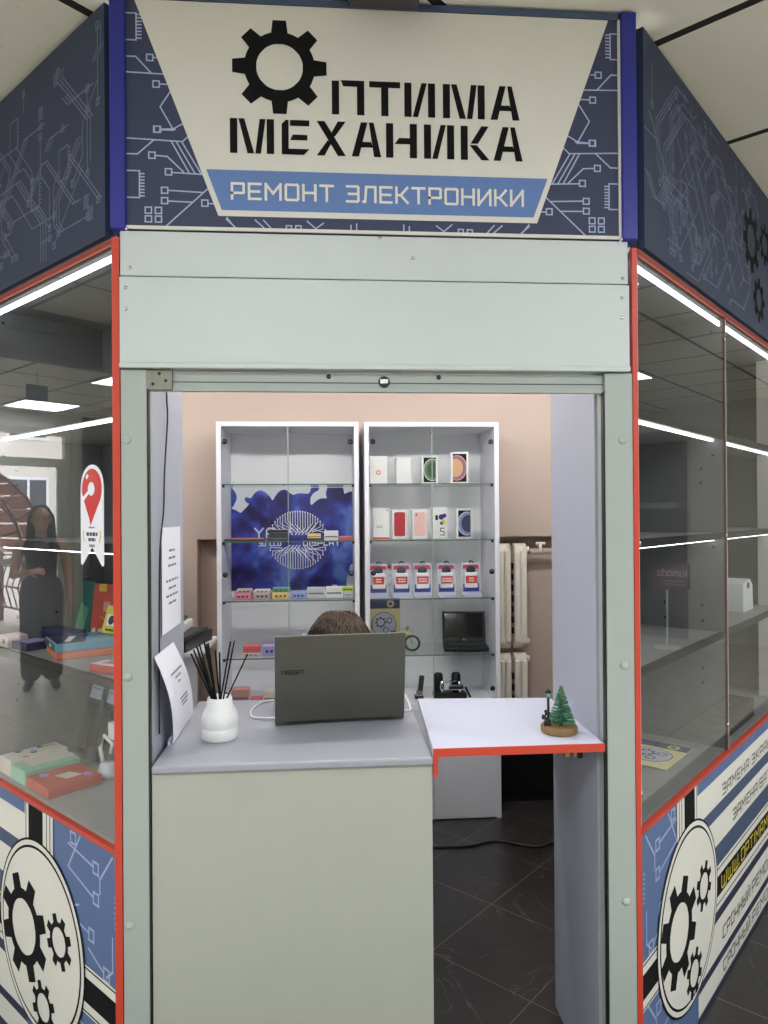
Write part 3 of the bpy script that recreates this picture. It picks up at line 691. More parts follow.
# laptop on the counter, seen from behind its lid
lp = thing('laptop', 'big dark grey laptop open on the counter, back of its lid to the viewer', 'laptop', (.02, .30, CT), math.atan2(.03, .365))
W2 = .1825
a = MB(); a.box(-W2, W2, .004, .245, .003, .017, M_LAPTOP, .003); a.build('base', lp)
a = MB(); a.box(-.165, .165, .06, .15, .0172, .0185, M_PLBLACK); a.box(-.05, .05, .165, .23, .0172, .0178, M_GREYDARK); a.build('keyboard', lp)
tilt = Matrix.Translation((0, .004, .012)) @ Matrix.Rotation(math.radians(8), 4, 'X')
a = MB(tilt); a.box(-W2, W2, -.005, .003, 0.0, .247, M_LAPTOP, .0025); lid = a.build('lid', lp)
a = MB(tilt); a.box(-W2 + .006, W2 - .006, .0031, .004, .012, .24, M_PLBLACK); a.build('screen', lid)
a = MB(tilt); text(a, 'FIREBAT', -.163, .138, .0105, M_BLACK, -.0056, .2, -.103, .3); a.build('lettering', lid)
a = MB(); a.tube([(-.15, .006, .012), (.15, .006, .012)], .006, M_PLBLACK, 10); a.build('hinge', lp)
def cable(name, label, pts, r, m, cat='cable'):
    P = [Vector(p) for p in pts]; out = []
    for i in range(len(P) - 1):
        p0, p1, p2, p3 = P[max(i - 1, 0)], P[i], P[i + 1], P[min(i + 2, len(P) - 1)]
        for j in range(8):
            t = j / 8
            out.append(.5 * ((2 * p1) + (-p0 + p2) * t + (2 * p0 - 5 * p1 + 4 * p2 - p3) * t * t + (-p0 + 3 * p1 - 3 * p2 + p3) * t ** 3))
    out.append(P[-1])
    a = MB(); a.tube(out, r, m, 8); return tag(a.build(name), label, cat)
cable('charging_cable', 'white cable looping from the left side of the laptop on the counter', [(-.164, .345, CT + .008), (-.20, .35, CT + .006), (-.236, .38, CT + .003), (-.245, .45, CT + .003), (-.225, .52, CT + .006), (-.19, .56, CT + .003)], .003, M_WHITE)
cable('charging_cable', 'white cable running from the right side of the laptop past the flap', [(.207, .385, CT + .008), (.228, .40, CT + .004), (.233, .46, CT + .003), (.222, .54, CT + .02), (.213, .565, CT + .005)], .003, M_WHITE)
# tree ornament
to = thing('tree_ornament', 'small fir tree and street lamp ornament on a wood slice, on the flap', 'ornament', (.586, .105, .931))
a = MB(); a.lathe([(.045, 0), (.047, .004), (.047, .016), (.045, .019), (.0, .0192)], M_WOOD, 30); a.build('wood_slice', to)
a = MB(); rr = random.Random(5)
a.tube([(.006, .0, .018), (.006, 0, .118)], .003, M_WOOD, 6)
M_FROST = mat('frosted_green', (110, 160, 134), .7, 0, .2, 60)
for i in range(420):
    h = rr.random() ** 1.25; z = .026 + .09 * h; r = .033 * (1 - h) + .003; an = rr.random() * 2 * PI
    p0 = Vector((.006, 0, z)); p1 = Vector((.006 + r * math.cos(an), r * math.sin(an), z + .004 - .004 * (1 - h)))
    a.tube([p0, p1], .0016, M_GREEN if rr.random() < .72 else M_FROST, 4, .0009)
a.build('fir_tree', to)
a = MB(); lx = -.03
a.lathe([(.007, .019), (.007, .026), (.0035, .03), (.0035, .088), (.006, .09), (.0, .091)], M_PLBLACK, 12, (lx, -.005, 0)); a.lathe([(.004, .09), (.0075, .104), (.0, .104)], M_FROST, 8, (lx, -.005, 0)); a.lathe([(.010, .104), (.004, .111), (.0, .116)], M_PLBLACK, 8, (lx, -.005, 0)); a.build('street_lamp', to)
a = MB(); a.tube([(lx - .012, -.012, .019), (lx - .010, -.012, .05)], .002, M_PLBLACK, 6)
for q in range(7): a.ball((lx - .010 + .008 * math.cos(q * 1.3), -.012 + .004 * math.sin(q * 2), .034 + q * .004), .0045, M_PLBLACK, n=8, k=6)
a.build('small_bush', to)
# notice on the left end panel, cable hanging there
a = MB(); a.box(-.4335, -.4325, .137, .355, 1.195, 1.47, M_PAPER); nt_ = a.build('wall_notice'); tag(nt_, 'white printed notice fixed on the grey panel at the left of the doorway', 'notice')
a = MB(Matrix.Translation((-.4322, 0, 0)) @ Matrix.Rotation(PI / 2, 4, 'Z'))
textlines(a, .18, .32, (1.405, 1.385, 1.365), .006, M_INK, 0, 2); textlines(a, .17, .33, (1.325, 1.305, 1.285, 1.265), .006, M_INK, 0, 4)
a.build('print', nt_)
cable('hanging_cable', 'thin black cable hanging down the grey panel behind the notice', [(-.43, .184, 1.87), (-.43, .188, 1.80), (-.430, .195, 1.752), (-.4300, .160, 1.62), (-.430, .146, 1.515), (-.4305, .12, 1.45), (-.4305, .10, 1.35), (-.4305, .09, .96)], .0022, M_PLBLACK)

# ------------------------------------------------------------------ back cabinets
def cabinet(label, x0, x1, shelves, loc_label=None):
    y0, y1, zt, zm = 1.74, 2.09, 1.952, .55
    cx = (x0 + x1) / 2
    t = thing('glass_cabinet', label, 'cabinet', (cx, y0, 0), 0, 'white glass cabinets behind the counter')
    hw = (x1 - x0) / 2; d = y1 - y0; th = .022
    a = MB()
    a.box(-hw, -hw + th, 0, d, 0, zt, M_CABWHITE); a.box(hw - th, hw, 0, d, 0, zt, M_CABWHITE); a.box(-hw + th, hw - th, 0, d, zt - th, zt, M_CABWHITE)
    a.box(-hw + th, hw - th, d - .012, d, 0, zt - th, M_CABBACK); a.box(-hw + th, hw - th, 0.01, d - .012, zm, zm + th, M_CABWHITE); a.box(-hw + th, hw - th, .01, d - .012, .0, .03, M_CABWHITE)
    a.build('carcass', t)
    for s1, s2 in ((-hw + th + .001, -.0012), (.0012, hw - th - .001)):
        a = MB(); a.box(s1, s2, .001, .0055, zm + .025, zt - th - .004, M_GLASSCAB); dr = a.build('glass_door', t)
        a = MB(); e = s2 if s1 < 0 else s1; a.box(e - .0008, e + .0008, .0004, .006, zm + .025, zt - th - .004, M_DOOREDGE); a.build('glass_edge', dr)
        xh = -hw + .04 if s1 < 0 else hw - .04
        for z in (1.855, 1.215, .64):
            a = MB(Matrix.Translation((xh, 0.001, z)) @ Matrix.Rotation(PI / 2, 4, 'X')); a.lathe([(.013, 0), (.013, .004), (.010, .007), (.0, .0075)], M_DARKMETAL, 18); a.build('hinge', dr)
        a = MB(); a.box(s1, s2, -.002, .012, .008, zm - .002, M_CABWHITE); a.build('lower_door', t)
    for z in shelves:
        a = MB(); a.box(-hw + th + .0005, hw - th - .0005, .02, d - .022, z - .006, z, M_GLASSSHELF); so = a.build('glass_shelf', t)
        a = MB(); a.box(-hw + th, hw - th, .0185, .02, z - .006, z, M_GLASSEDGE); a.build('glass_edge', so)
        a = MB()
        for x in (-hw + th + .006, hw - th - .006): a.box(x - .006, x + .006, .03, .045, z - .016, z - .006, M_DARKMETAL)
        a.build('shelf_pin', so)
    return t
SL = (1.652, 1.374, 1.086, .808)
cabinet('white glass cabinet with blue smoke poster, the left of the two behind the counter', -.553, .131, SL)
cabinet('white glass cabinet with rows of phone boxes, the right of the two behind the counter', .159, .823, SL)

# poster in the left cabinet
def op_(N, L, o, a, c):
    q = N.new('ShaderNodeMath'); q.operation = o
    for i, w in enumerate((a, c)):
        if isinstance(w, (int, float)): q.inputs[i].default_value = w
        else: L.new(w, q.inputs[i])
    return q.outputs[0]
def smoke_mat():
    m = bpy.data.materials.new('blue_smoke_print'); m.use_nodes = True
    nt = m.node_tree; N = nt.nodes; L = nt.links; b = N['Principled BSDF']; b.inputs['Roughness'].default_value = .4
    tc = N.new('ShaderNodeTexCoord'); sp = N.new('ShaderNodeSeparateXYZ'); L.new(tc.outputs['Object'], sp.inputs[0])
    n = N.new('ShaderNodeTexNoise'); n.inputs['Scale'].default_value = 5; n.inputs['Detail'].default_value = 5; n.inputs['Distortion'].default_value = .8; L.new(tc.outputs['Object'], n.inputs['Vector'])
    v = N.new('ShaderNodeTexVoronoi'); v.inputs['Scale'].default_value = 11; v.feature = 'SMOOTH_F1'; v.inputs['Smoothness'].default_value = .3; L.new(tc.outputs['Object'], v.inputs['Vector'])
    r = N.new('ShaderNodeValToRGB'); cr = r.color_ramp
    cr.elements[0].position = .40; cr.elements[0].color = lin((30, 22, 84)); cr.elements[1].position = .66; cr.elements[1].color = lin((104, 134, 214))
    e1 = cr.elements.new(.49); e1.color = lin((48, 42, 132)); e2 = cr.elements.new(.56); e2.color = lin((56, 78, 178))
    L.new(op_(N, L, 'ADD', op_(N, L, 'MULTIPLY', n.outputs['Fac'], .82), op_(N, L, 'MULTIPLY', v.outputs['Distance'], .2)), r.inputs[0])
    # cloud edge: white above a wavy line, and at the lower right corner
    def op(o, a, c=None):
        q = N.new('ShaderNodeMath'); q.operation = o
        for i, w in enumerate((a, c)):
            if w is None: continue
            if isinstance(w, (int, float)): q.inputs[i].default_value = w
            else: L.new(w, q.inputs[i])
        return q.outputs[0]
    n2 = N.new('ShaderNodeTexNoise'); n2.inputs['Scale'].default_value = 4.2; n2.inputs['Detail'].default_value = 2; L.new(tc.outputs['Object'], n2.inputs['Vector'])
    edge = op('ADD', op('MULTIPLY', n2.outputs['Fac'], .34), op('MULTIPLY', v.outputs['Distance'], -.30))
    top = op('GREATER_THAN', op('SUBTRACT', sp.outputs[2], edge), .238)
    cor = op('GREATER_THAN', op('ADD', op('SUBTRACT', sp.outputs[0], op('MULTIPLY', sp.outputs[2], 1.2)), op('MULTIPLY', edge, .5)), .52)
    w = op('MAXIMUM', top, cor)
    mx = N.new('ShaderNodeMix'); mx.data_type = 'RGBA'; L.new(w, mx.inputs[0]); L.new(r.outputs[0], mx.inputs[6]); mx.inputs[7].default_value = lin((222, 226, 232))
    L.new(mx.outputs[2], b.inputs['Base Color']); return m
a = MB(); a.box(-.328, .310, 0, .003, -.27, .272, smoke_mat()); po = a.build('poster', loc=(-.202, 2.0725, 1.373)); tag(po, 'blue ink smoke poster with white circuit circle, at the back of the left cabinet', 'poster')
a = MB(); r = random.Random(2); RR = .155
M_PW = mat('poster_white', (228, 230, 240), .5)
for i in range(-11, 12):
    o = i * .0132
    h = math.sqrt(max(0, RR * RR - o * o))
    for sgn in (1, -1):
        # chevron traces meeting the middle band
        xa, za = o, sgn * h * .98
        xe = o * .45 + (.05 if i % 3 else -.03) * sgn * .4; ze = sgn * (.030 + .012 * (i % 3))
        if h < .045: continue
        mid = (o, sgn * max(abs(ze) + abs(o - xe), .03))
        if abs(mid[1]) > h: mid = (o, sgn * h * .7)
        a.stroke([(xa, za), mid, (xe, ze)], .0042, -.0008, M_PW)
        a.disc(xa, za, .0045, -.001, M_PW, 8)
        a.disc(xe, ze, .004, -.001, M_PW, 8)
a.build('circuit_emblem', po, loc=(.02, 0, -.005))
a = MB(); text(a, 'YA', -.205, .01, .048, M_PW, -.0012, .16, -.10, .3); text(a, '3D LCD', -.185, -.034, .024, M_PW, -.0012, .22, -.07, .4); text(a, 'DISPLAY', .05, -.034, .026, M_PW, -.0012, .22, .24, .4); a.build('lettering', po)

# phone boxes
def pbox(name, label, x, y, z, w, d, h, body, group=None, rot=0, cat='box', front=None):
    t = thing(name, label, cat, (x, y, z), rot, group)
    a = MB(); a.box(-w / 2, w / 2, -d / 2, d / 2, 0, h, body, .0015, 1); a.build('carton', t)
    if front:
        a = MB(); front(a, w, h, -d / 2 - .0008); a.build('cover_print', t)
    return t
def planet(cols, side=1, sphere=(.15, .5, .6)):
    def fn(a, w, h, y):
        a.poly([(-w * .38, h * .06), (w * .38, h * .06), (w * .38, h * .94), (-w * .38, h * .94)], y, M_BLACK)
        n = 40; R = h * .40; cx = side * w * .16
        for k_, (c, f_, o_) in enumerate(zip(cols, (1, .93, .72), (0, .02, .07))):
            pts = [(max(-w * .375, min(w * .375, cx + side * w * o_ + R * f_ * .8 * math.cos(2 * PI * i / n))), h * .5 + R * f_ * math.sin(2 * PI * i / n)) for i in range(n)]
            a.poly(pts, y - .0004 * (k_ + 1), c)
    return fn
P1 = mat('planet_green', (92, 130, 92), .5); P2 = mat('planet_pale', (196, 210, 180), .5); P3 = mat('planet_gold', (206, 160, 112), .5); P4 = mat('planet_violet', (140, 96, 130), .5); P5 = mat('planet_blue', (120, 136, 180), .5); P6 = mat('planet_light', (190, 200, 220), .5)
M_REDP = mat('phone_red', (186, 44, 58), .45); M_PINKP = mat('phone_pink', (238, 192, 186), .45); M_ORANGE = mat('orange_print', (226, 120, 84), .5)
def dot(a, w, h, y): a.gear(0, h * .42, .014, y, M_ORANGE, 10, .8, .45)
def plain(a, w, h, y): a.poly([(-w * .48, h * .02), (w * .48, h * .02), (w * .48, h * .05), (-w * .48, h * .05)], y, M_PAPER)
def orangebase(a, w, h, y):
    a.poly([(-w / 2, 0), (w / 2, 0), (w / 2, h * .07), (-w / 2, h * .07)], y, M_ORANGE); a.poly([(w * .3, h * .9), (w * .42, h * .9), (w * .42, h * .95), (w * .3, h * .95)], y, M_ORANGE)
    textlines(a, -w * .3, w * .1, (h * .42, h * .37), .003, M_INK, y, 3)
def phone(c):
    def fn(a, w, h, y):
        r_ = .006; x0, x1, z0, z1 = -w * .37, w * .37, h * .1, h * .92
        a.poly([(x0 + r_, z0), (x1 - r_, z0), (x1, z0 + r_), (x1, z1 - r_), (x1 - r_, z1), (x0 + r_, z1), (x0, z1 - r_), (x0, z0 + r_)], y, c)
        a.disc(x0 + .012, z1 - .014, .005, y - .0004, M_GREYDARK, 12)
    return fn
def colourful(a, w, h, y):
    a.poly([(-w * .3, h * .6), (-w * .12, h * .6), (-w * .12, h * .76), (-w * .3, h * .76)], y, M_PLBLACK)
    for cx_, cz_, r_, c in ((.1, .7, .014, M_POST), (.25, .55, .012, M_YELLOW), (.3, .74, .011, M_POST), (.12, .5, .009, M_GREEN)): a.disc(cx_ * w, cz_ * h, r_, y - .0003, c, 16)
    text(a, '5', w * .05, h * .12, h * .22, M_GREYDARK, y, .12, w * .28)
zs = SL[0] + .0008; g1 = 'phone boxes in the right cabinet'
pbox('phone_box', 'white phone box with small orange flower mark, leftmost on the top shelf', .231, 1.875, zs, .088, .05, .14, M_WHITE, g1, .12, front=dot)
pbox('phone_box', 'plain white box without picture on the top shelf', .362, 1.875, zs, .076, .05, .135, M_WHITE, g1, front=plain)
pbox('phone_box', 'white phone box with green planet picture on the top shelf', .494, 1.875, zs, .082, .05, .142, M_WHITE, g1, front=planet((P2, P1, mat('planet_dark_green', (60, 78, 56), .5))))
pbox('phone_box', 'white phone box with gold planet picture, tallest and rightmost on the top shelf', .652, 1.875, zs, .09, .055, .162, M_WHITE, g1, -.18, front=planet((P3, P4, P3), -1))
zs = SL[1] + .0008
pbox('phone_box', 'white phone box with orange bottom band, leftmost on the second shelf', .246, 1.875, zs, .084, .045, .158, M_WHITE, g1, front=orangebase)
pbox('phone_box', 'white phone box with a red phone picture on the second shelf', .340, 1.875, zs, .076, .045, .148, M_WHITE, g1, front=phone(M_REDP))
pbox('phone_box', 'white phone box with a pale pink phone picture on the second shelf', .442, 1.875, zs, .077, .045, .148, M_WHITE, g1, front=phone(M_PINKP))
pbox('phone_box', 'white box with colourful balls and figure 5 on the second shelf', .544, 1.875, zs, .076, .045, .158, M_WHITE, g1, front=colourful)
pbox('phone_box', 'white phone box with blue planet on black, rightmost on the second shelf', .670, 1.875, zs, .083, .045, .152, M_WHITE, g1, front=planet((P6, P5, mat('planet_navy', (52, 56, 84), .5))))
# blister packs
M_PBLUE = mat('pack_blue', (72, 82, 172), .45); M_PRED = mat('pack_red', (206, 72, 62), .45); M_PLILAC = mat('pack_lilac', (206, 208, 226), .4); M_BLUEGLASS = mat('pack_navy', (52, 58, 92), .4)
zs = SL[2] + .0008
packs = ((.2300, 'leftmost blister pack on the third shelf, in front of a white leaflet'), (.346, 'second blister pack from the left on the third shelf'), (.4525, 'middle blister pack of the five on the third shelf'), (.5745, 'fourth blister pack from the left on the third shelf'), (.70, 'rightmost blister pack on the third shelf'))
for x, l in packs:
    t = thing('blister_pack', l, 'blister pack', (x, 1.84, zs), 0, 'red and blue blister packs on the third shelf')
    a = MB(Matrix.Rotation(-.08, 4, 'X')); a.box(-.046, .046, 0, .006, .002, .165, M_PLILAC, .002); a.poly([(-.04, .02), (.04, .02), (.04, .06), (-.04, .06)], -.001, M_PBLUE)
    a.poly([(-.042, .135), (.042, .135), (.038, .155), (-.038, .155)], -.001, M_PRED); a.build('card', t)
    a = MB(Matrix.Rotation(-.08, 4, 'X')); a.box(-.034, .034, -.018, -.001, .038, .118, M_WHITE, .008, 3); a.poly([(-.028, .062), (.028, .062), (.03, .1), (-.03, .1)], -.0186, M_PRED)
    for z_ in (.072, .084): textlines(a, -.024, .024, (z_,), .006, M_WHITE, -.0192, int(x * 100))
    a.build('product_bag', t)
    a = MB(Matrix.Rotation(-.08, 4, 'X')); a.ball((0, -.004, .130), .024, M_BLUEGLASS, (1, .4, .9), 14, 8); a.build('cap', t)
    a = MB(); a.tube([(-.012, -.003, .168), (0, -.003, .176), (.012, -.003, .168)], .004, M_PLBLACK, 6); a.build('hanger', t)
    a = MB(); a.box(-.045, .045, -.05, -.004, .0, .004, M_PLILAC); a.box(-.045, .045, -.052, -.049, 0, .014, M_PLILAC); a.build('stand', t)
a = MB(); a.box(.185, .335, 0, .002, 0, .15, M_PAPER); lf = a.build('leaflet', loc=(0, 2.055, SL[2] + .045)); tag(lf, 'white leaflet with faint red mark behind the leftmost blister packs', 'leaflet')
a = MB(); a.disc(.30, .09, .018, -.0005, M_PINKP, 20); a.disc(.30, .09, .007, -.0009, M_PRED, 16); textlines(a, .2, .32, (.03, .04, .05), .003, M_INK, -.0005, 6); a.build('print', lf)
M_LEAFY = mat('leaflet_cream', (238, 222, 170), .6)
def gear_leaflet(name, label, loc, rot=(0, 0, 0)):
    a = MB(); a.box(-.085, .085, 0, .002, 0, .245, M_LEAFY); o = a.build(name, loc=loc); o.rotation_euler = rot; tag(o, label, 'leaflet')
    a = MB(); a.poly([(-.085, .19), (.085, .19), (.085, .245), (-.085, .245)], -.0004, M_STRIPE); a.gear(.035, .215, .022, -.0009, M_LEAFY, 8, .72, .45)
    a.disc(0, .105, .066, -.0004, M_GREYDARK, 40); a.disc(0, .105, .063, -.0008, M_PLILAC, 40)
    for q, (dx, dz, rr_) in enumerate(((-.018, .012, .03), (.028, .022, .018), (.01, -.03, .018))): a.gear(dx, .105 + dz, rr_, -.0012, M_GREYDARK, 8, .75, .62)
    for q in range(4): a.stroke([(-.082, .09 + q * .012), (-.06, .09 + q * .012)], .002, -.0012, M_GREYDARK)
    a.build('print', o); return o
gear_leaflet('gear_leaflet', 'yellow and navy leaflet with gear circle standing at the back of the right cabinet', (.272, 2.058, SL[3] + .0008))

# small bicycle model
bk = thing('bicycle_model', 'miniature green wheeled bicycle on the lowest glass shelf of the right cabinet', 'model bicycle', (.335, 1.86, SL[3] + .0008), -.25)
M_LIME = mat('lime_paint', (168, 196, 92), .4); M_PGREEN = mat('pale_green_disc', (178, 214, 190), .4)
for wx in (-.065, .065):
    a = MB(Matrix.Translation((wx, 0, .042)) @ Matrix.Rotation(PI / 2, 4, 'X'))
    pr = [(.036 + .006 * math.cos(2 * PI * i / 10), .006 * math.sin(2 * PI * i / 10)) for i in range(11)]
    rings = [[a.V((r_ * math.cos(2 * PI * j / 28), r_ * math.sin(2 * PI * j / 28), z_)) for j in range(28)] for r_, z_ in pr]
    for A_, B_ in zip(rings, rings[1:]):
        for j in range(28): a.face([A_[j], A_[(j + 1) % 28], B_[(j + 1) % 28], B_[j]], M_PLBLACK, True)
    for j in range(10): a.tube([(0, 0, 0), (.034 * math.cos(j * PI / 5), .034 * math.sin(j * PI / 5), 0)], .0016, M_PGREEN, 5)
    a.build('wheel', bk)
a = MB()
for p in (((-.065, 0, .042), (-.03, 0, .09)), ((-.03, 0, .09), (.045, 0, .098)), ((-.03, 0, .09), (0, 0, .042)), ((0, 0, .042), (.045, 0, .095)), ((-.065, 0, .042), (0, 0, .042)), ((.065, 0, .042), (.042, 0, .115))): a.tube(p, .004, M_LIME, 8)
a.build('frame', bk)
a = MB(); a.box(-.045, -.015, -.006, .006, .095, .102, M_PLBLACK, .002); a.build('saddle', bk)
a = MB(); a.tube([(.042, 0, .113), (.048, 0, .118)], .004, M_PLBLACK, 6); a.tube([(.035, -.035, .122), (.046, -.02, .118), (.046, .02, .118), (.035, .035, .122)], .003, M_PLBLACK, 6); a.build('handlebar', bk)
# netbook
nb = thing('netbook', 'small glossy black laptop open on the lowest glass shelf of the right cabinet', 'laptop', (.668, 1.80, SL[3] + .0008), -.10)
a = MB(); a.box(-.112, .112, 0, .165, .0, .022, M_PLBLACK, .004); a.build('base', nb)
a = MB(); a.box(-.10, .10, .06, .15, .022, .0235, M_GREYDARK); a.box(-.028, .028, .012, .045, .022, .0228, M_DARKMETAL); a.build('keyboard', nb)
T_ = Matrix.Translation((0, .165, .02)) @ Matrix.Rotation(-.22, 4, 'X')
a = MB(T_); a.box(-.112, .112, -.006, .006, 0, .16, M_PLBLACK, .004); ld = a.build('lid', nb)
a = MB(T_); a.box(-.10, .10, -.0068, -.006, .025, .148, mat('glossy_screen', (16, 16, 18), .08)); a.build('screen', ld)
a = MB(T_); textlines(a, -.012, .012, (.011,), .005, M_CHROME, -.0068, 2); a.build('badge', ld)
# devices at the bottom of the right cabinet
ZB_ = .5728
b1 = thing('phone_holder', 'small black upright phone holder on the cabinet floor beside the calipers', 'holder', (.43, 1.84, ZB_))
a = MB(); a.box(-.022, .022, -.02, .02, 0, .018, M_PLBLACK, .004); a.build('foot', b1)
a = MB(Matrix.Rotation(.12, 4, 'Y')); a.box(-.012, .014, -.012, .0, .012, .118, M_PLBLACK, .004); a.build('upright', b1)
a = MB(); a.box(-.016, .016, -.022, -.006, .018, .045, M_CHROME, .003); a.build('clamp', b1)
b2 = thing('camera_gimbal', 'black twin barrelled device with chrome bars on the cabinet floor', 'device', (.59, 1.84, ZB_))
a = MB(); a.box(-.085, .08, -.03, .05, 0, .028, M_PLBLACK, .006); a.build('base', b2)
for x in (-.06, .03):
    a = MB(); a.lathe([(.02, .0), (.024, .02), (.024, .098), (.018, .112), (0, .114)], M_PLBLACK, 18, (x, .01, .012)); br = a.build('barrel', b2)
    a = MB(); a.lathe([(.010, 0), (.012, .03), (.008, .06), (0, .062)], M_CHROME, 12, (x + .014, -.02, .03)); a.build('chrome_sleeve', br)
a = MB(); a.tube([(-.05, -.015, .085), (.03, -.015, .085)], .006, M_CHROME, 8); a.box(-.012, .062, -.035, -.012, .045, .07, M_PLBLACK, .005); a.tube([(.07, -.03, .06), (.095, -.035, .008)], .006, M_PLBLACK, 8); a.build('crossbar', b2)

# left cabinet contents
M_PK = mat('pink_plastic', (236, 140, 166), .4); M_TAUPE = mat('taupe_plastic', (198, 180, 172), .4); M_GOLD = mat('gold_yellow', (236, 208, 128), .4); M_SKY = mat('sky_blue_plastic', (150, 170, 224), .4); M_LIL = mat('lilac_plastic', (176, 164, 222), .4); M_LIMEB = mat('lime_box', (206, 226, 92), .4); M_TEALB = mat('teal_green_plastic', (92, 160, 128), .4); M_SALMON = mat('salmon_plastic', (222, 104, 108), .4); M_CREAM = mat('cream_plastic', (222, 214, 200), .4); M_DIM = mat('muted_rose', (212, 150, 140), .5); M_GREYB = mat('grey_box', (206, 208, 214), .4)
def cassette(label, x, y, z, c, w=.082, h=.034, grp='small accessory boxes in the left cabinet', d=.06, slots=True):
    t = thing('accessory_box', label, 'box', (x, y, z), 0, grp)
    a = MB(); a.box(-w / 2, w / 2, -d / 2, d / 2, 0, h, c, .004); a.build('case', t)
    a = MB()
    if slots:
        for q in (-.25, 0, .25): a.box(q * w - .006, q * w + .006, -d / 2 - .001, -d / 2 + .001, h * .35, h * .6, M_GREYDARK)
    else: a.box(-w * .42, w * .42, -d / 2 - .001, -d / 2 + .001, h * .42, h * .55, M_INK)
    a.build('label_strip', t); return t
zs = SL[2] + .0008
cassette('bright pink box under a grey one, leftmost on the third shelf', -.438, 1.83, zs, M_PK)
cassette('grey lidded box on top of the bright pink one', -.432, 1.83, zs + .034, M_TAUPE, .075, .018)
cassette('taupe box under a pale one, second stack on the third shelf', -.345, 1.83, zs, M_TAUPE)
cassette('pale rose box on top of the taupe one', -.345, 1.83, zs + .034, M_CREAM, .078, .014)
cassette('yellow box under a green one on the third shelf', -.255, 1.83, zs, M_GOLD)
cassette('green box on top of the yellow one on the third shelf', -.252, 1.83, zs + .034, M_TEALB, .086, .022)
cassette('light blue box without anything on it, middle of the third shelf', -.168, 1.83, zs, M_SKY, .075)
cassette('silver grey wide box beside the light blue one', -.082, 1.83, zs, M_GREYB, .09, .054, slots=False)
cassette('silver grey wide box in the middle of the white row', .008, 1.83, zs, M_WHITE, .085, .056, slots=False)
cassette('grey box carrying the lime one, right end of the third shelf', .074, 1.83, zs, M_GREYB, .045, .034, slots=False)
cassette('lime green box at the right end of the third shelf', .074, 1.83, zs + .034, M_LIMEB, .06, .022)
zs = SL[3] + .0008
cassette('salmon pink box on a clear stand, left on the lowest shelf', -.40, 1.83, zs + .018, M_SALMON, .08, .036, slots=False)
cassette('clear white stand under the salmon box', -.40, 1.83, zs, M_CREAM, .085, .018)
cassette('lilac box beside the salmon one on the lowest shelf', -.30, 1.83, zs, M_LIL, .09, .05)
cassette('white flat box behind the laptop lid on the lowest shelf', -.205, 1.83, zs, M_WHITE, .085, .088, slots=False)
cassette('grey flat box left of the seated person on the lowest shelf', -.11, 1.83, zs, M_GREYB, .085, .102, slots=False)
cassette('rose cream box behind the diffuser on the cabinet floor', -.45, 1.80, .5728, M_DIM, .085, .085, slots=False)
cassette('cream box left of the laptop on the cabinet floor', -.30, 1.80, .5728, M_CREAM, .08, .072, slots=False)
cassette('dull red flat box between two cream ones on the cabinet floor', -.375, 1.83, .5728, M_SALMON, .06, .03, slots=False)
zs = SL[1] + .0008
def flatpiece(label, x, w, h, c, d=.08, z=zs, y=1.84):
    a = MB(); a.box(-w / 2, w / 2, -d / 2, d / 2, 0, h, c, .002); a.box(-w / 2 + .004, w / 2 - .004, -d / 2 - .001, d / 2, h * .3, h * .45, M_INK)
    return tag(a.build('screen_module', loc=(x, y, z)), label, 'spare part', 'spare screens on the second shelf')
flatpiece('wide black screen with orange ribbon, left end of the second shelf', -.43, .2, .008, M_PLBLACK)
flatpiece('orange strip lying on the wide black screen', -.42, .16, .005, M_ORANGE, .06, zs + .008)
flatpiece('dark grey stack of screens left of the poster circle', -.268, .10, .03, M_GREYDARK)
flatpiece('brown flat screen on top of the dark grey stack', -.265, .09, .022, M_BRONZE, .07, zs + .03)
flatpiece('yellow labelled screen over the poster circle', -.09, .065, .022, M_GOLD, .07, zs + .01)
flatpiece('dark base under the yellow labelled screen', -.09, .085, .010, M_PLBLACK)
flatpiece('white rounded box beside the yellow labelled screen', -.005, .07, .046, M_WHITE)
flatpiece('red flat screen at the right end of the second shelf', .070, .072, .018, M_SALMON)

# ------------------------------------------------------------------ radiators
def radiator(label, z0, z1, x1, n=2, y=2.12):
    t = thing('radiator', label, 'radiator', (x1, y, z0), 0, 'cream cast iron radiators in the niche')
    h = z1 - z0
    for i in range(n):
        x = -.034 - i * .088
        a = MB()
        for dx in (-.018, .018): a.box(x + dx - .0165, x + dx + .0165, -.05, .05, .03, h - .03, M_RADIATOR, .014, 3)
        a.tube([(x - .034, 0, h - .03), (x + .034, 0, h - .03)], .032, M_RADIATOR, 14); a.tube([(x - .034, 0, .03), (x + .034, 0, .03)], .032, M_RADIATOR, 14)
        a.ball((x, 0, h - .035), .04, M_RADIATOR, (.9, 1.1, .9)); a.ball((x, 0, .035), .04, M_RADIATOR, (.9, 1.1, .9))
        a.build('section', t)
        if i < n - 1:
            a = MB()
            for q in range(7): a.box(x - .060, x - .028, -.02, .04, .08 + q * (h - .16) / 7, .08 + (q + .55) * (h - .16) / 7, M_DARKMETAL)
            a.build('inner_fins', t)
    a = MB(); a.tube([(0, 0, .035), (.02, 0, .035)], .016, M_RADIATOR, 10); a.tube([(0, 0, h - .03), (.02, 0, h - .03)], .016, M_RADIATOR, 10); a.build('plug', t)
    return t
radiator('cream radiator in the right niche, the upper of two', .765, 1.335, 1.055)
radiator('cream radiator in the right niche, the lower of two', .15, .735, 1.055)
a = MB(); a.tube([(1.078, 2.12, 1.29), (1.6, 2.12, 1.30), (1.75, 2.12, 1.30)], .016, M_BEIGE, 12); pp = a.build('heating_pipe'); tag(pp, 'beige heating pipe leaving the upper radiator to the right', 'pipe')
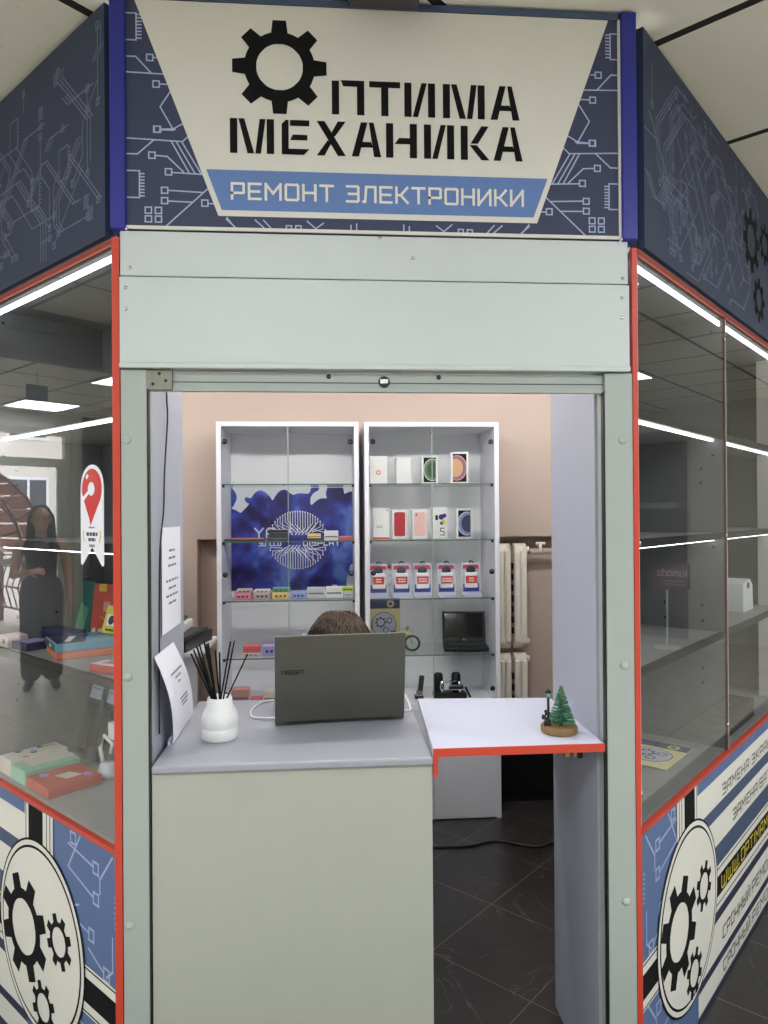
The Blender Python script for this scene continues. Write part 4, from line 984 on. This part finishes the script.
a = MB(); a.tube([(1.14, 2.11, 1.29), (1.14, 2.11, 1.335)], .008, M_RADIATOR, 8); a.tube([(1.115, 2.11, 1.335), (1.165, 2.11, 1.335)], .008, M_RADIATOR, 8); a.build('valve', pp)

# desk with printers at the left
M_BOARD = mat('white_board', (226, 226, 230), .4)
dk = thing('drawer_unit', 'white drawer unit behind the left panel, carrying black office machines', 'drawer unit', (-.885, 1.53, 0))
a = MB(); a.box(-.25, .24, -.2, .2, 0, .905, M_BOARD, .003); a.build('carcass', dk)
for q in range(4):
    a = MB(); a.box(-.245, .235, -.212, -.2, .02 + q * .222, .225 + q * .222, M_BOARD, .003); dq = a.build('drawer', dk)
    a = MB(); a.box(.13, .18, -.218, -.212, .20 + q * .222, .21 + q * .222, M_CHROME); a.build('handle', dq)
a = MB(); a.box(-.27, .335, -.215, .2, .9055, .925, M_BOARD, .003); a.build('table_top', dk)
pr_ = thing('office_printer', 'black flat office machine on the white drawer unit by the left cabinet', 'printer', (-.765, 1.50, .9255))
a = MB(); a.slab([(-.2, -.18), (.15, -.18), (.205, .14), (-.2, .14)], 0, .05, M_PLBLACK); a.build('body', pr_)
a = MB(); a.slab([(-.18, -.16), (.14, -.16), (.19, .12), (-.18, .12)], .05, .062, M_GREYDARK); a.build('lid', pr_)
pr2 = thing('document_tray', 'white tray with dark top standing on the black office machine', 'tray', (-.80, 1.53, .9885))
a = MB(); a.box(-.18, .15, -.12, .12, 0, .035, M_WHITE, .003); a.build('tray', pr2)
a = MB(); a.box(-.16, .13, -.1, .11, .035, .05, M_GREYDARK, .003); a.build('cover', pr2)
pr3 = thing('card_reader', 'small black device with white band, topmost on the office machines', 'device', (-.78, 1.53, 1.0395))
a = MB(); a.box(-.16, .06, -.08, .08, 0, .04, M_GREYDARK, .006); a.build('body', pr3)
a = MB(); a.box(-.15, .045, -.075, .07, .04, .055, M_WHITE, .003); a.build('band', pr3)
# dark shelter under the niche: black cupboard side
bc = thing('black_cupboard', 'black low cupboard in the shade right of the white cabinets', 'cupboard', (1.145, 1.93, 0))
a = MB(); a.box(-.30, .6, .0, .10, .0, .50, M_PLBLACK, .004); a.build('carcass', bc)
a = MB(); a.box(-.29, .1, -.014, -.001, .05, .48, M_BLACK, .003); dd = a.build('door', bc)
a = MB(); a.box(-.25, -.20, -.026, -.014, .3, .31, M_CHROME); a.build('handle', dd)
cable('floor_cable', 'black cable lying across the dark floor tiles behind the counter', [(.1, 1.40, .006), (.30, 1.46, .006), (.442, 1.455, .006), (.609, 1.453, .006), (.732, 1.49, .006), (.835, 1.442, .006), (.92, 1.416, .006), (1.0, 1.45, .006), (1.3, 1.5, .006)], .006, M_PLBLACK)

# ------------------------------------------------------------------ left case contents (case coordinates)
def inL(x, y): return (L0[0] + x * S + y * S, L0[1] - x * S + y * S)
def inR(x, y): return (R0[0] + x * S - y * S, R0[1] + x * S + y * S)
RL, RRt = -PI / 4, PI / 4
ZS = SHZ[2] + .0208
M_LBLUE = mat('book_light_blue', (120, 178, 204), .4); M_DNAVY = mat('book_navy', (44, 40, 84), .4); M_DGREEN = mat('book_dark_green', (26, 62, 46), .4); M_PKB = mat('pale_pink_box', (226, 204, 200), .5); M_REDB = mat('red_box', (196, 78, 58), .45); M_TEAL = mat('teal_pouch', (34, 110, 104), .6); M_LYEL = mat('yellow_booklet', (228, 214, 74), .5); M_MINT = mat('mint_box', (150, 206, 172), .5); M_GOLDT = mat('gold_tab', (222, 180, 70), .5)
def flat(name, label, cat, x, y, z, w, d, h, rot, parts, up=None):
    t = thing(name, label, cat, inL(x, y) + (z,), RL + rot)
    a = MB(); a.box(-w / 2, w / 2, -d / 2, d / 2, 0, h, parts, .002, 1); a.build('body', t)
    if up:
        a = MB(); up(a, w, d, h); a.build('cover_print', t)
    return t
def top(a, pts, z, m): a.face([a.V((x, y, z)) for x, y in pts], m)
def pr_orange(a, w, d, h): top(a, [(-w * .4, -d * .4), (-w * .1, -d * .4), (-w * .1, d * .3), (-w * .4, d * .3)], h + .0006, M_REDB)
def pr_blue(a, w, d, h):
    top(a, [(-w * .48, -d * .48), (-w * .1, -d * .48), (w * .1, d * .4), (-w * .48, d * .48)], h + .0006, M_DNAVY)
    for k_ in range(4): top(a, [(-w * .35 + k_ * .04, -d * .3 + k_ * .02), (-w * .28 + k_ * .04, -d * .34 + k_ * .02), (-w * .1 + k_ * .04, d * .2 + k_ * .02), (-w * .2 + k_ * .04, d * .25)], h + .001 + k_ * .0002, (M_PAPER, M_POST, M_TEALB, M_PAPER)[k_])
    a.face([a.V((-w / 2 - .0006, y, z)) for y, z in ((-d * .49, .002), (d * .49, .002), (d * .49, h - .001), (-d * .49, h - .001))], M_DGREEN)
    a.face([a.V((-w / 2 - .001, y, z)) for y, z in ((-d * .1, h * .3), (d * .05, h * .3), (d * .05, h * .7), (-d * .1, h * .7))], M_PAPER)
flat('gift_box', 'flat orange box under the light blue one on the third case shelf', 'box', -.442, .150, ZS, .20, .165, .018, 1.3, M_ORANGE, pr_orange)
flat('gift_box', 'flat light blue box with navy pattern, topmost of the pile on the case shelf', 'box', -.452, .146, ZS + .0185, .19, .16, .024, 1.32, M_LBLUE, pr_blue)
flat('gift_box', 'dark navy long box behind the light blue pile', 'box', -.655, .175, ZS, .17, .05, .045, .1, M_DNAVY, lambda a, w, d, h: a.poly([(0, h * .3), (w * .4, h * .3), (w * .4, h * .5), (0, h * .5)], -d / 2 - .0006, M_LIL))
flat('gift_box', 'small pale pink box at the far left end of the case shelf', 'box', -.715, .05, ZS, .06, .06, .036, 0, M_PKB, lambda a, w, d, h: a.poly([(-w * .1, h * .3), (w * .2, h * .3), (w * .2, h * .7), (-w * .1, h * .7)], -d / 2 - .0006, M_INK))
flat('gift_box', 'violet flat box left of the light blue pile', 'box', -.635, .075, ZS, .085, .09, .022, .08, M_DNAVY, lambda a, w, d, h: top(a, [(-w * .4, -d * .4), (w * .4, -d * .4), (w * .3, d * .4), (-w * .4, d * .3)], h + .0006, M_LIL))
flat('card_box', 'small red and white card box at the front right of the case shelf', 'box', -.145, .062, ZS, .10, .055, .02, .25, M_REDB, lambda a, w, d, h: (top(a, [(-w * .48, -d * .48), (w * .48, -d * .48), (w * .48, d * .48), (-w * .48, d * .48)], h + .0006, M_PAPER), top(a, [(-w * .3, -d * .2), (w * .4, -d * .1), (w * .3, d * .4), (-w * .2, d * .3)], h + .001, M_ORANGE)))
def lean(name, label, cat, x, y, z, w, h, th, m, rot, tilt, dec=None):
    t = thing(name, label, cat, inL(x, y) + (z,), RL + rot)
    T = Matrix.Rotation(-tilt, 4, 'X')
    T = Matrix.Translation((0, 0, th * math.sin(tilt))) @ T
    a = MB(T); a.box(-w / 2, w / 2, 0, th, .002, h, m, .002, 1); a.build('body', t)
    if dec:
        a = MB(T); dec(a, w, h); a.build('cover_print', t)
    return t
def d_red(a, w, h):
    a.poly([(-w * .3, h * .86), (-w * .02, h * .86), (-w * .02, h), (-w * .3, h)], -.0008, M_GOLDT); a.poly([(-.01, h * .5), (.02, h * .5), (.02, h * .68), (-.01, h * .68)], -.0008, M_DIM)
    for k_ in range(5): a.poly([(-w * .42 + k_ * .028, h * .06), (-w * .42 + k_ * .028 + .02, h * .06), (-w * .42 + k_ * .028 + .016, h * .2), (-w * .42 + k_ * .028, h * .17)], -.0008, M_CREAM)
    a.stroke([(-.02, h * .4), (.01, h * .34), (.03, h * .4)], .003, -.0008, M_GOLDT)
lean('gift_box', 'red box standing upright with gold tab at the back of the case shelf', 'box', -.588, .268, ZS, .13, .175, .03, M_REDB, .2, .13, d_red)
lean('pouch', 'teal green pouch with cord standing behind the light blue pile', 'pouch', -.703, .25, ZS, .08, .18, .03, M_TEAL, .1, .2, lambda a, w, h: (a.poly([(-w * .45, h * .05), (w * .2, h * .05), (w * .3, h * .5), (-w * .3, h * .6)], -.0008, M_TEALB), a.stroke([(0, h), (-.005, h + .04), (-.015, h + .08)], .003, .004, M_PLBLACK)))
lean('booklet', 'yellow booklet with white picture standing on the light blue box in the left case', 'booklet', -.425, .20, ZS + .044, .075, .085, .006, M_LYEL, .1, .3, lambda a, w, h: (a.poly([(-w * .3, h * .3), (w * .3, h * .3), (w * .3, h * .7), (-w * .3, h * .7)], -.0008, M_PAPER), a.disc(0, h * .5, .014, -.0012, M_GREYDARK, 14), textlines(a, -w * .35, w * .4, (h * .12,), .006, M_GREYDARK, -.0008, 5)))
ZB2 = .7228
def pr_red(a, w, d, h):
    top(a, [(-w * .1, -d * .15), (w * .25, -d * .05), (w * .25, d * .25), (-w * .1, d * .15)], h + .0006, M_CREAM)
    for cx_, cy_ in ((-.3, -.25), (.3, .32)): top(a, [(cx_ * w + .012 * math.cos(k_ * PI / 6) * 1.4, cy_ * d + .012 * math.sin(k_ * PI / 6)) for k_ in range(12)], h + .0006, M_LIL)
flat('game_box', 'flat red box with white diamond at the front of the left case floor', 'box', -.485, .096, ZB2, .14, .155, .03, .0, M_REDB, pr_red)
flat('game_box', 'mint green box beside the red one on the left case floor', 'box', -.612, .10, ZB2, .10, .165, .042, .0, M_MINT, lambda a, w, d, h: top(a, [(-w * .5, -d * .3), (w * .2, -d * .3), (w * .2, d * .5), (-w * .5, d * .5)], h + .0006, M_CREAM))
def pr_game(a, w, d, h):
    r_ = random.Random(8)
    for k_ in range(9):
        x_, y_ = r_.uniform(-w * .42, w * .42), r_.uniform(-d * .4, d * .4)
        top(a, [(x_ + .012 * math.cos(q * PI / 4), y_ + .010 * math.sin(q * PI / 4)) for q in range(8)], h + .0006, (M_DIM, M_GREYDARK, M_SKY)[k_ % 3])
flat('game_box', 'white patterned game box left of the mint one on the case floor', 'box', -.706, .105, ZB2, .085, .17, .05, .0, M_CREAM, pr_game)
M_BLIS = glass('clear_blister', (.9, .92, .93), 1.3)
M_HDR = mat('hang_card', (176, 186, 206), .5)
for x, l in ((-.665, 'cable pack with pale header card, left of two at the left case floor'), (-.555, 'cable pack with pale header card, right of two at the left case floor')):
    t = thing('cable_pack', l, 'cable pack', inL(x, .235) + (ZB2,), RL, 'cable packs on the left case floor')
    T = Matrix.Rotation(-.25, 4, 'X')
    a = MB(T); a.box(-.036, .036, 0, .002, .19, .30, M_HDR); a.poly([(-.01, .27), (.012, .27), (.012, .282), (-.01, .282)], -.0006, M_GREYDARK); textlines(a, -.03, .03, (.22, .235, .25), .004, M_INK, -.0006, 3); a.build('header_card', t)
    a = MB(T); a.box(-.036, .036, -.012, .001, .004, .19, M_BLIS, .006); a.build('blister', t)
    a = MB(T)
    for k_ in range(4): a.tube([(-.018 + k_ * .011, -.005, .03), (-.02 + k_ * .011, -.005, .1), (-.016 + k_ * .011, -.005, .175)], .0045, M_BRONZE, 6)
    a.box(-.012, .012, -.01, -.002, .015, .035, M_CHROME); a.build('coiled_cable', t)
ch = thing('charger_stand', 'grey charger stand with looped white cable on the left case floor', 'charger', inL(-.455, .218) + (ZB2,), RL)
a = MB(); a.lathe([(.034, 0), (.034, .012), (.026, .04), (.0, .042)], M_GREYB, 20); a.build('base', ch)
a = MB(); a.tube([(-.02, -.01, .04), (-.035, -.01, .08), (-.01, -.01, .12), (.02, 0, .10), (.01, 0, .07)], .006, M_WHITE, 8); a.box(-.01, .035, .0, .02, .11, .16, M_WHITE, .004); a.build('cable', ch)
# award sticker on the left pane
stk = thing('award_sticker', 'white ribbon shaped sticker with red map pin on the left glass pane', 'sticker', inL(-.125, 0) + (1.378,), RL)
n = 20; out = [(-.058, .004), (-.05, 0), (0, .047), (.05, 0), (.058, .004)] + [(.058 * math.cos(PI * i / n), .192 + .058 * math.sin(PI * i / n)) for i in range(n + 1)]
a = MB(); a.prism(out, .0018, .0028, M_PAPER); a.build('ribbon', stk)
pin = [(.05 * math.cos(math.radians(-38 + 256 * i / 24)), .190 + .05 * math.sin(math.radians(-38 + 256 * i / 24))) for i in range(25)] + [(-.014, .118), (-.006, .098), (.006, .116)]
a = MB(); a.poly([(x, z) for x, z in pin], .0016, mat('pin_red', (206, 44, 36), .25)); a.disc(-.002, .19, .017, .0012, M_PAPER, 20); a.poly([(-.047, .170), (-.041, .160), (-.012, .180), (-.016, .187)], .0011, M_PAPER); a.poly([(-.03, .22), (-.022, .228), (-.014, .222), (-.024, .214)], .0011, M_PAPER); a.build('map_pin', stk)
a = MB(); textlines(a, -.03, .03, (.093,), .004, M_INK, .0015, 2); textlines(a, -.032, .032, (.074,), .009, M_GREYDARK, .0015, 3); textlines(a, -.026, .026, (.061,), .008, M_GREYDARK, .0015, 5); textlines(a, -.016, .016, (.047,), .006, M_INK, .0015, 7)
for sx in (-1, 1): a.stroke([(sx * .038, .06), (sx * .044, .072), (sx * .042, .086)], .004, .0015, M_GOLDT)
a.build('print', stk)
# right case contents
wb = thing('white_device', 'white upright device on the third shelf in the far bay of the right case', 'device', inR(1.40, .12) + (ZS,), RRt)
a = MB(); a.prism([(-.12, 0), (.03, 0), (.02, .1), (-.02, .125), (-.12, .11)], -.04, .04, M_WHITE); a.build('body', wb)
a = MB(); a.box(-.06, -.03, -.042, -.04, .09, .112, M_GREYDARK); a.build('display', wb)
bb2 = thing('flat_case', 'dark grey flat case on the floor of the far bay of the right case', 'case', inR(1.06, .09) + (ZB2,), RRt)
a = MB(); a.box(-.2, .16, -.06, .08, 0, .07, M_BRONZE, .004); a.build('body', bb2)
a = MB()
for k_ in range(3): a.box(-.15 + k_ * .1, -.09 + k_ * .1, -.03, .05, .07, .074, M_GREYDARK, .002)
a.build('button', bb2)
gear_leaflet('gear_leaflet', 'yellow and navy gear leaflet lying flat on the right case floor', inR(.425, .17) + (ZB2 + .004,), (-PI / 2, 0, RRt - PI / 2))

# ------------------------------------------------------------------ people
def fuse(mb, name, parent, voxel=.007, loc=None):
    o = mb.build(name, parent, loc=loc)
    md = o.modifiers.new('fuse', 'REMESH'); md.mode = 'VOXEL'; md.voxel_size = voxel; md.use_smooth_shade = True
    sm = o.modifiers.new('soft', 'SMOOTH'); sm.factor = .5; sm.iterations = 3
    return o
def head(mb, c, m, f=(0, -1)):
    """head with face turned along f"""
    c = Vector(c); F = Vector((f[0], f[1], 0)).normalized(); R = Vector((-F.y, F.x, 0))
    P = lambda fx, rx, z: c + F * fx + R * rx + Vector((0, 0, z))
    M0 = mb.M
    mb.M = M0 @ Matrix.Translation(c) @ Matrix(((R.x, F.x, 0, 0), (R.y, F.y, 0, 0), (0, 0, 1, 0), (0, 0, 0, 1)))
    mb.ball((0, -.008, .02), .1, m, (.76, .93, .98)); mb.ball((0, .018, -.05), .07, m, (.82, .95, .95)); mb.ball((0, .045, -.088), .028, m, (1.1, .9, .8))
    mb.capsule((0, .086, .01), (0, .102, -.022), .009, .013, m, 8); mb.ball((0, .082, -.052), .02, m, (1.2, .5, .5))
    for s in (-1, 1):
        mb.ball((s * .078, -.01, -.005), .03, m, (.3, .6, 1)); mb.ball((s * .032, .075, .026), .022, m, (1.2, .5, .4))
    mb.M = M0
def hand(mb, wrist, d, palm_n, m, curl=.3, s=1):
    """palm, four fingers of unequal length and a thumb from the palm's side"""
    w = Vector(wrist); d = Vector(d).normalized(); n = Vector(palm_n).normalized(); side = d.cross(n).normalized() * s
    for k_ in range(4):
        o = side * (.028 - .019 * k_)
        mb.capsule(w + side * (.012 - .008 * k_), w + d * .085 + o, .014, .011, m, 8)
        b0 = w + d * .088 + o; L_ = (.066, .076, .072, .056)[k_]
        b1 = b0 + (d * math.cos(curl) + n * math.sin(curl)) * L_ * .5; b2 = b1 + (d * math.cos(curl * 2.2) + n * math.sin(curl * 2.2)) * L_ * .5
        mb.capsule(b0, b1, .0095, .0085, m, 8); mb.capsule(b1, b2, .0085, .0072, m, 8)
    t0 = w + d * .025 + side * .024; t1 = t0 + (d * .75 + side * .6 + n * .25).normalized() * .042; t2 = t1 + (d * .9 + side * .15 + n * .35).normalized() * .03
    mb.capsule(t0, t1, .013, .0105, m, 8); mb.capsule(t1, t2, .0105, .0085, m, 8)
def strands(mb, c, r, m, n, seed, f, length, fall, side_min=-1):
    rr = random.Random(seed); c = Vector(c); F = Vector((f[0], f[1], 0)).normalized(); R = Vector((-F.y, F.x, 0))
    for i in range(n):
        a_ = rr.random() * 2 * PI; e_ = math.asin(rr.uniform(.05, 1))
        d = (F * math.cos(a_) + R * math.sin(a_)) * math.cos(e_) + Vector((0, 0, 1)) * math.sin(e_)
        p0 = c + Vector((d.x * r[0], d.y * r[0], d.z * r[1]))
        out = Vector((d.x, d.y, 0)); out = out.normalized() if out.length > .05 else (F * math.cos(a_) + R * math.sin(a_))
        tw = R * rr.uniform(-.3, .3)
        p1 = p0 + (out * .6 + Vector((0, 0, .15)) + tw * .4).normalized() * length * .35
        p2 = p1 + (out * .35 + tw + Vector((0, 0, -fall))).normalized() * length * .4
        p3 = p2 + (out * .1 + tw + Vector((0, 0, -fall * 1.6))).normalized() * length * .35
        mb.tube([p0, p1, p2, p3], rr.uniform(.0018, .0038), m, 5, .0006, cap=False)

# technician behind the laptop, seated, facing the counter
HX, HY, HZc = .022, .78, 1.065
tp = thing('person', 'person with short brown hair seated behind the laptop, only the hair showing', 'person', (HX, HY, 0))
M_TEE = mat('dark_tee', (52, 54, 62), .8); M_JEANS = mat('dark_jeans', (48, 56, 76), .8)
a = MB(); 
head(a, (0, 0, 1.02), M_SKIN)
a.capsule((0, .02, .83), (0, .005, .95), .055, .05, M_SKIN)
a.capsule((-.15, .03, .78), (.15, .03, .78), .06, .06, M_SKIN); a.capsule((0, .04, .74), (0, .06, .50), .13, .12, M_SKIN); a.capsule((-.08, .05, .48), (.08, .05, .48), .105, .105, M_SKIN)
for s in (-1, 1):
    a.capsule((s * .17, .03, .78), (s * .21, -.02, .965 - .13), .048, .042, M_SKIN) if False else None
    sh_, el, wr = (s * .16, .03, .78), (s * .215, -.12, .80), (s * .12, -.24, .972)
    el = (s * .225, -.03, .66 + .24); el = (s * .165, -.01, .82); wr = (s * .085, -.235, .972)
    a.capsule(sh_, el, .05, .04, M_SKIN); a.capsule(el, wr, .038, .027, M_SKIN)
    hand(a, wr, (-s * .1, -1, -.02), (0, 0, -1), M_SKIN, .25, s)
    a.capsule((s * .09, .04, .47), (s * .11, -.06, .47), .085, .07, M_SKIN); a.capsule((s * .10, -.06, .47), (s * .10, -.05, .10), .06, .042, M_SKIN)
    a.capsule((s * .10, -.04, .045), (s * .105, -.12, .035), .036, .03, M_SKIN)
fuse(a, 'body', tp, .008)
a = MB(); a.ball((0, .024, 1.064), .1, M_HAIR, (.82, .98, .98), 24, 14); strands(a, (0, .018, 1.060), (.072, .092), M_HAIR, 1500, 4, (0, -1), .078, .75); strands(a, (0, .018, 1.062), (.072, .094), M_HAIR, 260, 11, (0, -1), .072, .8); a.build('hair', tp)
a = MB()
a.capsule((-.15, .03, .775), (.15, .03, .775), .07, .07, M_TEE); a.capsule((0, .04, .74), (0, .06, .52), .145, .135, M_TEE)
for s in (-1, 1): a.capsule((s * .165, .03, .78), (s * .18, .01, .80), .058, .052, M_TEE)
fuse(a, 'shirt', tp, .012)
a = MB(); a.capsule((-.08, .05, .48), (.08, .05, .48), .115, .115, M_JEANS)
for s in (-1, 1): a.capsule((s * .09, .04, .47), (s * .10, -.06, .47), .095, .08, M_JEANS); a.capsule((s * .10, -.06, .47), (s * .10, -.05, .1), .07, .055, M_JEANS)
fuse(a, 'trousers', tp, .012)
a = MB()
for s in (-1, 1): a.capsule((s * .10, -.04, .045), (s * .105, -.13, .04), .044, .038, M_PLBLACK)
fuse(a, 'shoes', tp, .01)
ch2 = thing('stool', 'dark round stool under the seated person behind the counter', 'stool', (HX, HY + .175, 0))
a = MB(); a.lathe([(.0, .30), (.12, .30), (.13, .318), (.13, .345), (.12, .355), (0, .3565)], M_GREYDARK, 28); a.build('seat', ch2)
for k_ in range(4):
    an = PI / 4 + k_ * PI / 2; a = MB(); a.tube([(.08 * math.cos(an), .08 * math.sin(an), .30), (.16 * math.cos(an), .16 * math.sin(an), .0)], .013, M_DARKMETAL, 8); a.build('leg', ch2)

# woman standing in the hall, seen in the left glass
wf = (.935, -.355)
wp = thing('person', 'woman with long dark hair, glasses, black top and grey trousers, reflected in the left glass', 'person', (-5.21, 2.05, 0), math.atan2(wf[1], wf[0]) + PI / 2)
a = MB(); head(a, (0, 0, 1.475), M_SKIN)
a.capsule((0, .02, 1.30), (0, .01, 1.42), .05, .045, M_SKIN); a.capsule((-.14, .02, 1.25), (.14, .02, 1.25), .05, .05, M_SKIN)
a.capsule((0, .02, 1.20), (0, .02, 1.0), .115, .10, M_SKIN); a.capsule((-.06, .02, .86), (.06, .02, .86), .092, .092, M_SKIN); a.capsule((0, .02, 1.0), (0, .02, .88), .1, .105, M_SKIN)
for s in (-1, 1):
    a.capsule((s * .09, .02, .82), (s * .095, .01, .45), .085, .055, M_SKIN); a.capsule((s * .095, .01, .45), (s * .10, .03, .09), .052, .036, M_SKIN)
    a.capsule((s * .10, .03, .05), (s * .115, -.10, .03), .036, .028, M_SKIN)
# her right arm hangs, her left hand is raised in front of her
for s, el, wr, hd, pn in ((-1, (-.215, .03, .97), (-.225, -.02, .73), (-.05, -.1, -1), (1, 0, 0)), (1, (.215, .0, 1.0), (.09, -.19, 1.03), (-.8, -.5, .15), (0, .6, -.6))):
    a.capsule((s * .175, .02, 1.25), el, .044, .037, M_SKIN); a.capsule(el, wr, .035, .025, M_SKIN); hand(a, wr, hd, pn, M_SKIN, .45, s)
fuse(a, 'body', wp, .007)
a = MB(); a.ball((0, .038, 1.512), .1, M_DHAIR, (.9, .95, .98), 24, 14)
for s in (-1, 1): a.capsule((s * .078, .035, 1.50), (s * .10, .02, 1.26), .032, .028, M_DHAIR)
a.capsule((0, .075, 1.48), (0, .09, 1.22), .07, .07, M_DHAIR); fuse(a, 'hair', wp, .01)
a = MB()
for s in (-1, 1):
    a.tube([(s * .034 + .026 * math.cos(2 * PI * i / 14), -.094, 1.492 + .019 * math.sin(2 * PI * i / 14)) for i in range(15)], .003, M_PLBLACK, 6, cap=False); a.tube([(s * .06, -.09, 1.495), (s * .08, -.0, 1.495)], .0025, M_PLBLACK, 6)
a.tube([(-.009, -.097, 1.495), (.009, -.097, 1.495)], .003, M_PLBLACK, 6); a.build('glasses', wp)
a = MB(); a.capsule((-.11, .02, 1.235), (.11, .02, 1.235), .064, .064, M_PLBLACK); a.capsule((0, .02, 1.2), (0, .02, 1.02), .135, .125, M_PLBLACK); fuse(a, 'top', wp, .012)
a = MB(); a.capsule((-.055, .02, .88), (.055, .02, .88), .115, .115, M_GREYDARK); a.capsule((0, .02, .965), (0, .02, .88), .125, .145, M_GREYDARK)
for s in (-1, 1): a.capsule((s * .075, .02, .83), (s * .085, .02, .14), .105, .085, M_GREYDARK)
fuse(a, 'trousers', wp, .012)
a = MB()
for s in (-1, 1): a.capsule((s * .10, .02, .042), (s * .118, -.12, .036), .042, .034, M_PLBLACK)
fuse(a, 'shoes', wp, .01)

# ------------------------------------------------------------------ other hall things seen in the glass
struct(MB().box(-5.0, -.36, 3.13, 3.3, 2.46, HZ - .001, mat('bulkhead_grey', (104, 104, 100), .8)), 'trim_3', rotz=PI / 4)
hs = thing('wall_sign', 'dark sign board with pale capitals on the bulkhead, reflected in the left glass', 'sign', uv(-1.31, 3.1) + (2.60,), PI / 4)
a = MB(); a.box(-.16, .16, 0, .02, 0, .09, mat('sign_aubergine', (66, 58, 74), .5)); a.build('board', hs)
a = MB(); text(a, 'BOXBERRY', -.145, .025, .042, M_TRACE_DIM, -.001, .2, .145, .3); a.build('lettering', hs)
hs = thing('hanging_poster', 'small dark square notice hanging from the hall ceiling above the entrance aisle', 'notice', uv(-2.15, 5.0) + (2.50,), PI / 4)
a = MB(); a.box(-.09, .09, 0, .006, 0, .13, M_GREYDARK); a.box(-.05, .05, -.001, .0, .03, .09, M_STRIPE); a.build('board', hs)
a = MB(); a.tube([(0, .003, .13), (0, .003, HZ - 2.50)], .003, M_DARKMETAL, 6); a.build('hanger', hs)
M_PURP = mat('sign_plum', (112, 56, 92), .5)
ds = thing('direction_sign', 'plum arrow sign with pale lettering on a thin white stand, reflected right', 'sign', uv(6.8, -2.62) + (0,), -PI / 4)
a = MB(); a.prism([(-.245, .66), (.12, .63), (.2, .77), (.12, .91), (-.245, .94)], -.01, .01, M_PURP); a.build('board', ds)
a = MB(); text(a, 'lamoda', -.21, .80, .075, M_PANELWHITE, -.0108, .13, .10, .3); textlines(a, -.2, .06, (.735, .70), .012, M_DIM, -.0108, 3); a.build('lettering', ds)
a = MB(); a.tube([(0, 0, .02), (0, 0, .64)], .012, M_WHITE, 10); a.build('pole', ds)
a = MB(); a.lathe([(.14, 0), (.14, .012), (.02, .022), (0, .022)], M_WHITE, 24); a.build('base', ds)
# dark fitting on the ceiling over the sign
cf = thing('ceiling_fixture', 'dark fitting on the ceiling just above the front sign', 'ceiling fixture', (.145, -.05, HZ))
a = MB(); a.box(-.095, .07, -.05, .04, -.03, 0, M_GREYDARK, .006); a.build('body', cf)
for x in (-.10, .105): 
    a = MB(); a.tube([(x * .8, -.02, -.02), (x, -.02, 0)], .016, M_PLBLACK, 8); a.build('bracket', cf)
a = MB(); a.box(.04, .105, -.045, .03, -.006, -.001, M_PLILAC); a.build('lens', cf)

# ------------------------------------------------------------------ lamps of the booth; the outer pair added unseen to brighten the back wall
M_TUBE = emit('booth_lamp', (255, 252, 250), 53.0)
for x, y, l in ((-.2, .8, 'long hanging lamp inside the booth, over the laptop'), (.42, .8, 'long hanging lamp inside the booth, over the flap'), (1.25, 1.25, 'added unseen lamp inside the booth, brightening the wall near the radiators'), (-1.15, 1.25, 'added unseen lamp inside the booth, brightening the wall over the drawer unit')):
    t = thing('booth_lamp', l, 'ceiling lamp', (x, y, 2.27), 0, 'hanging lamps inside the booth')
    a = MB(); a.box(-.28, .28, -.035, .035, 0, .05, M_WHITE, .006); a.build('housing', t)
    a = MB(); a.box(-.27, .27, -.026, .026, -.055, -.0005, M_TUBE, .008); a.build('diffuser', t)
    for sx in (-1, 1):
        a = MB(); a.tube([(sx * .22, 0, .05), (sx * .22, 0, HZ - 2.27)], .003, M_DARKMETAL, 6); a.build('suspension_wire', t)

# ------------------------------------------------------------------ world and camera
wd = bpy.data.worlds.new('sky'); scene.world = wd; wd.use_nodes = True
bg = wd.node_tree.nodes['Background']; bg.inputs[0].default_value = lin((236, 242, 255)); bg.inputs[1].default_value = 10.0

cam = bpy.data.cameras.new('camera'); co = bpy.data.objects.new('camera', cam); COL.objects.link(co)
yaw, pitch, roll = math.radians(4.2), math.radians(.2), math.radians(.4)
fw = Vector((math.sin(yaw) * math.cos(pitch), math.cos(yaw) * math.cos(pitch), math.sin(pitch)))
r0 = fw.cross(Vector((0, 0, 1))).normalized(); u0 = r0.cross(fw)
r_ = math.cos(roll) * r0 - math.sin(roll) * u0; u_ = math.sin(roll) * r0 + math.cos(roll) * u0
Mx = Matrix(((r_.x, u_.x, -fw.x, 0), (r_.y, u_.y, -fw.y, 0), (r_.z, u_.z, -fw.z, 0), (0, 0, 0, 1)))
Mx.translation = Vector((0, -1.70, 1.5))
co.matrix_world = Mx
cam.sensor_fit = 'HORIZONTAL'; cam.sensor_width = 36; cam.lens = 707 / 768 * 36; cam.clip_start = .02
scene.camera = co
vs = scene.view_settings
vs.view_transform = 'Standard'; vs.look = 'None'; vs.gamma = 1; vs.exposure = 0.10; vs.use_curve_mapping = False
cy = scene.cycles
cy.max_bounces = 10; cy.diffuse_bounces = 5; cy.glossy_bounces = 5; cy.transparent_max_bounces = 24; cy.transmission_bounces = 4
cy.caustics_reflective = False; cy.caustics_refractive = False; cy.sample_clamp_indirect = 6
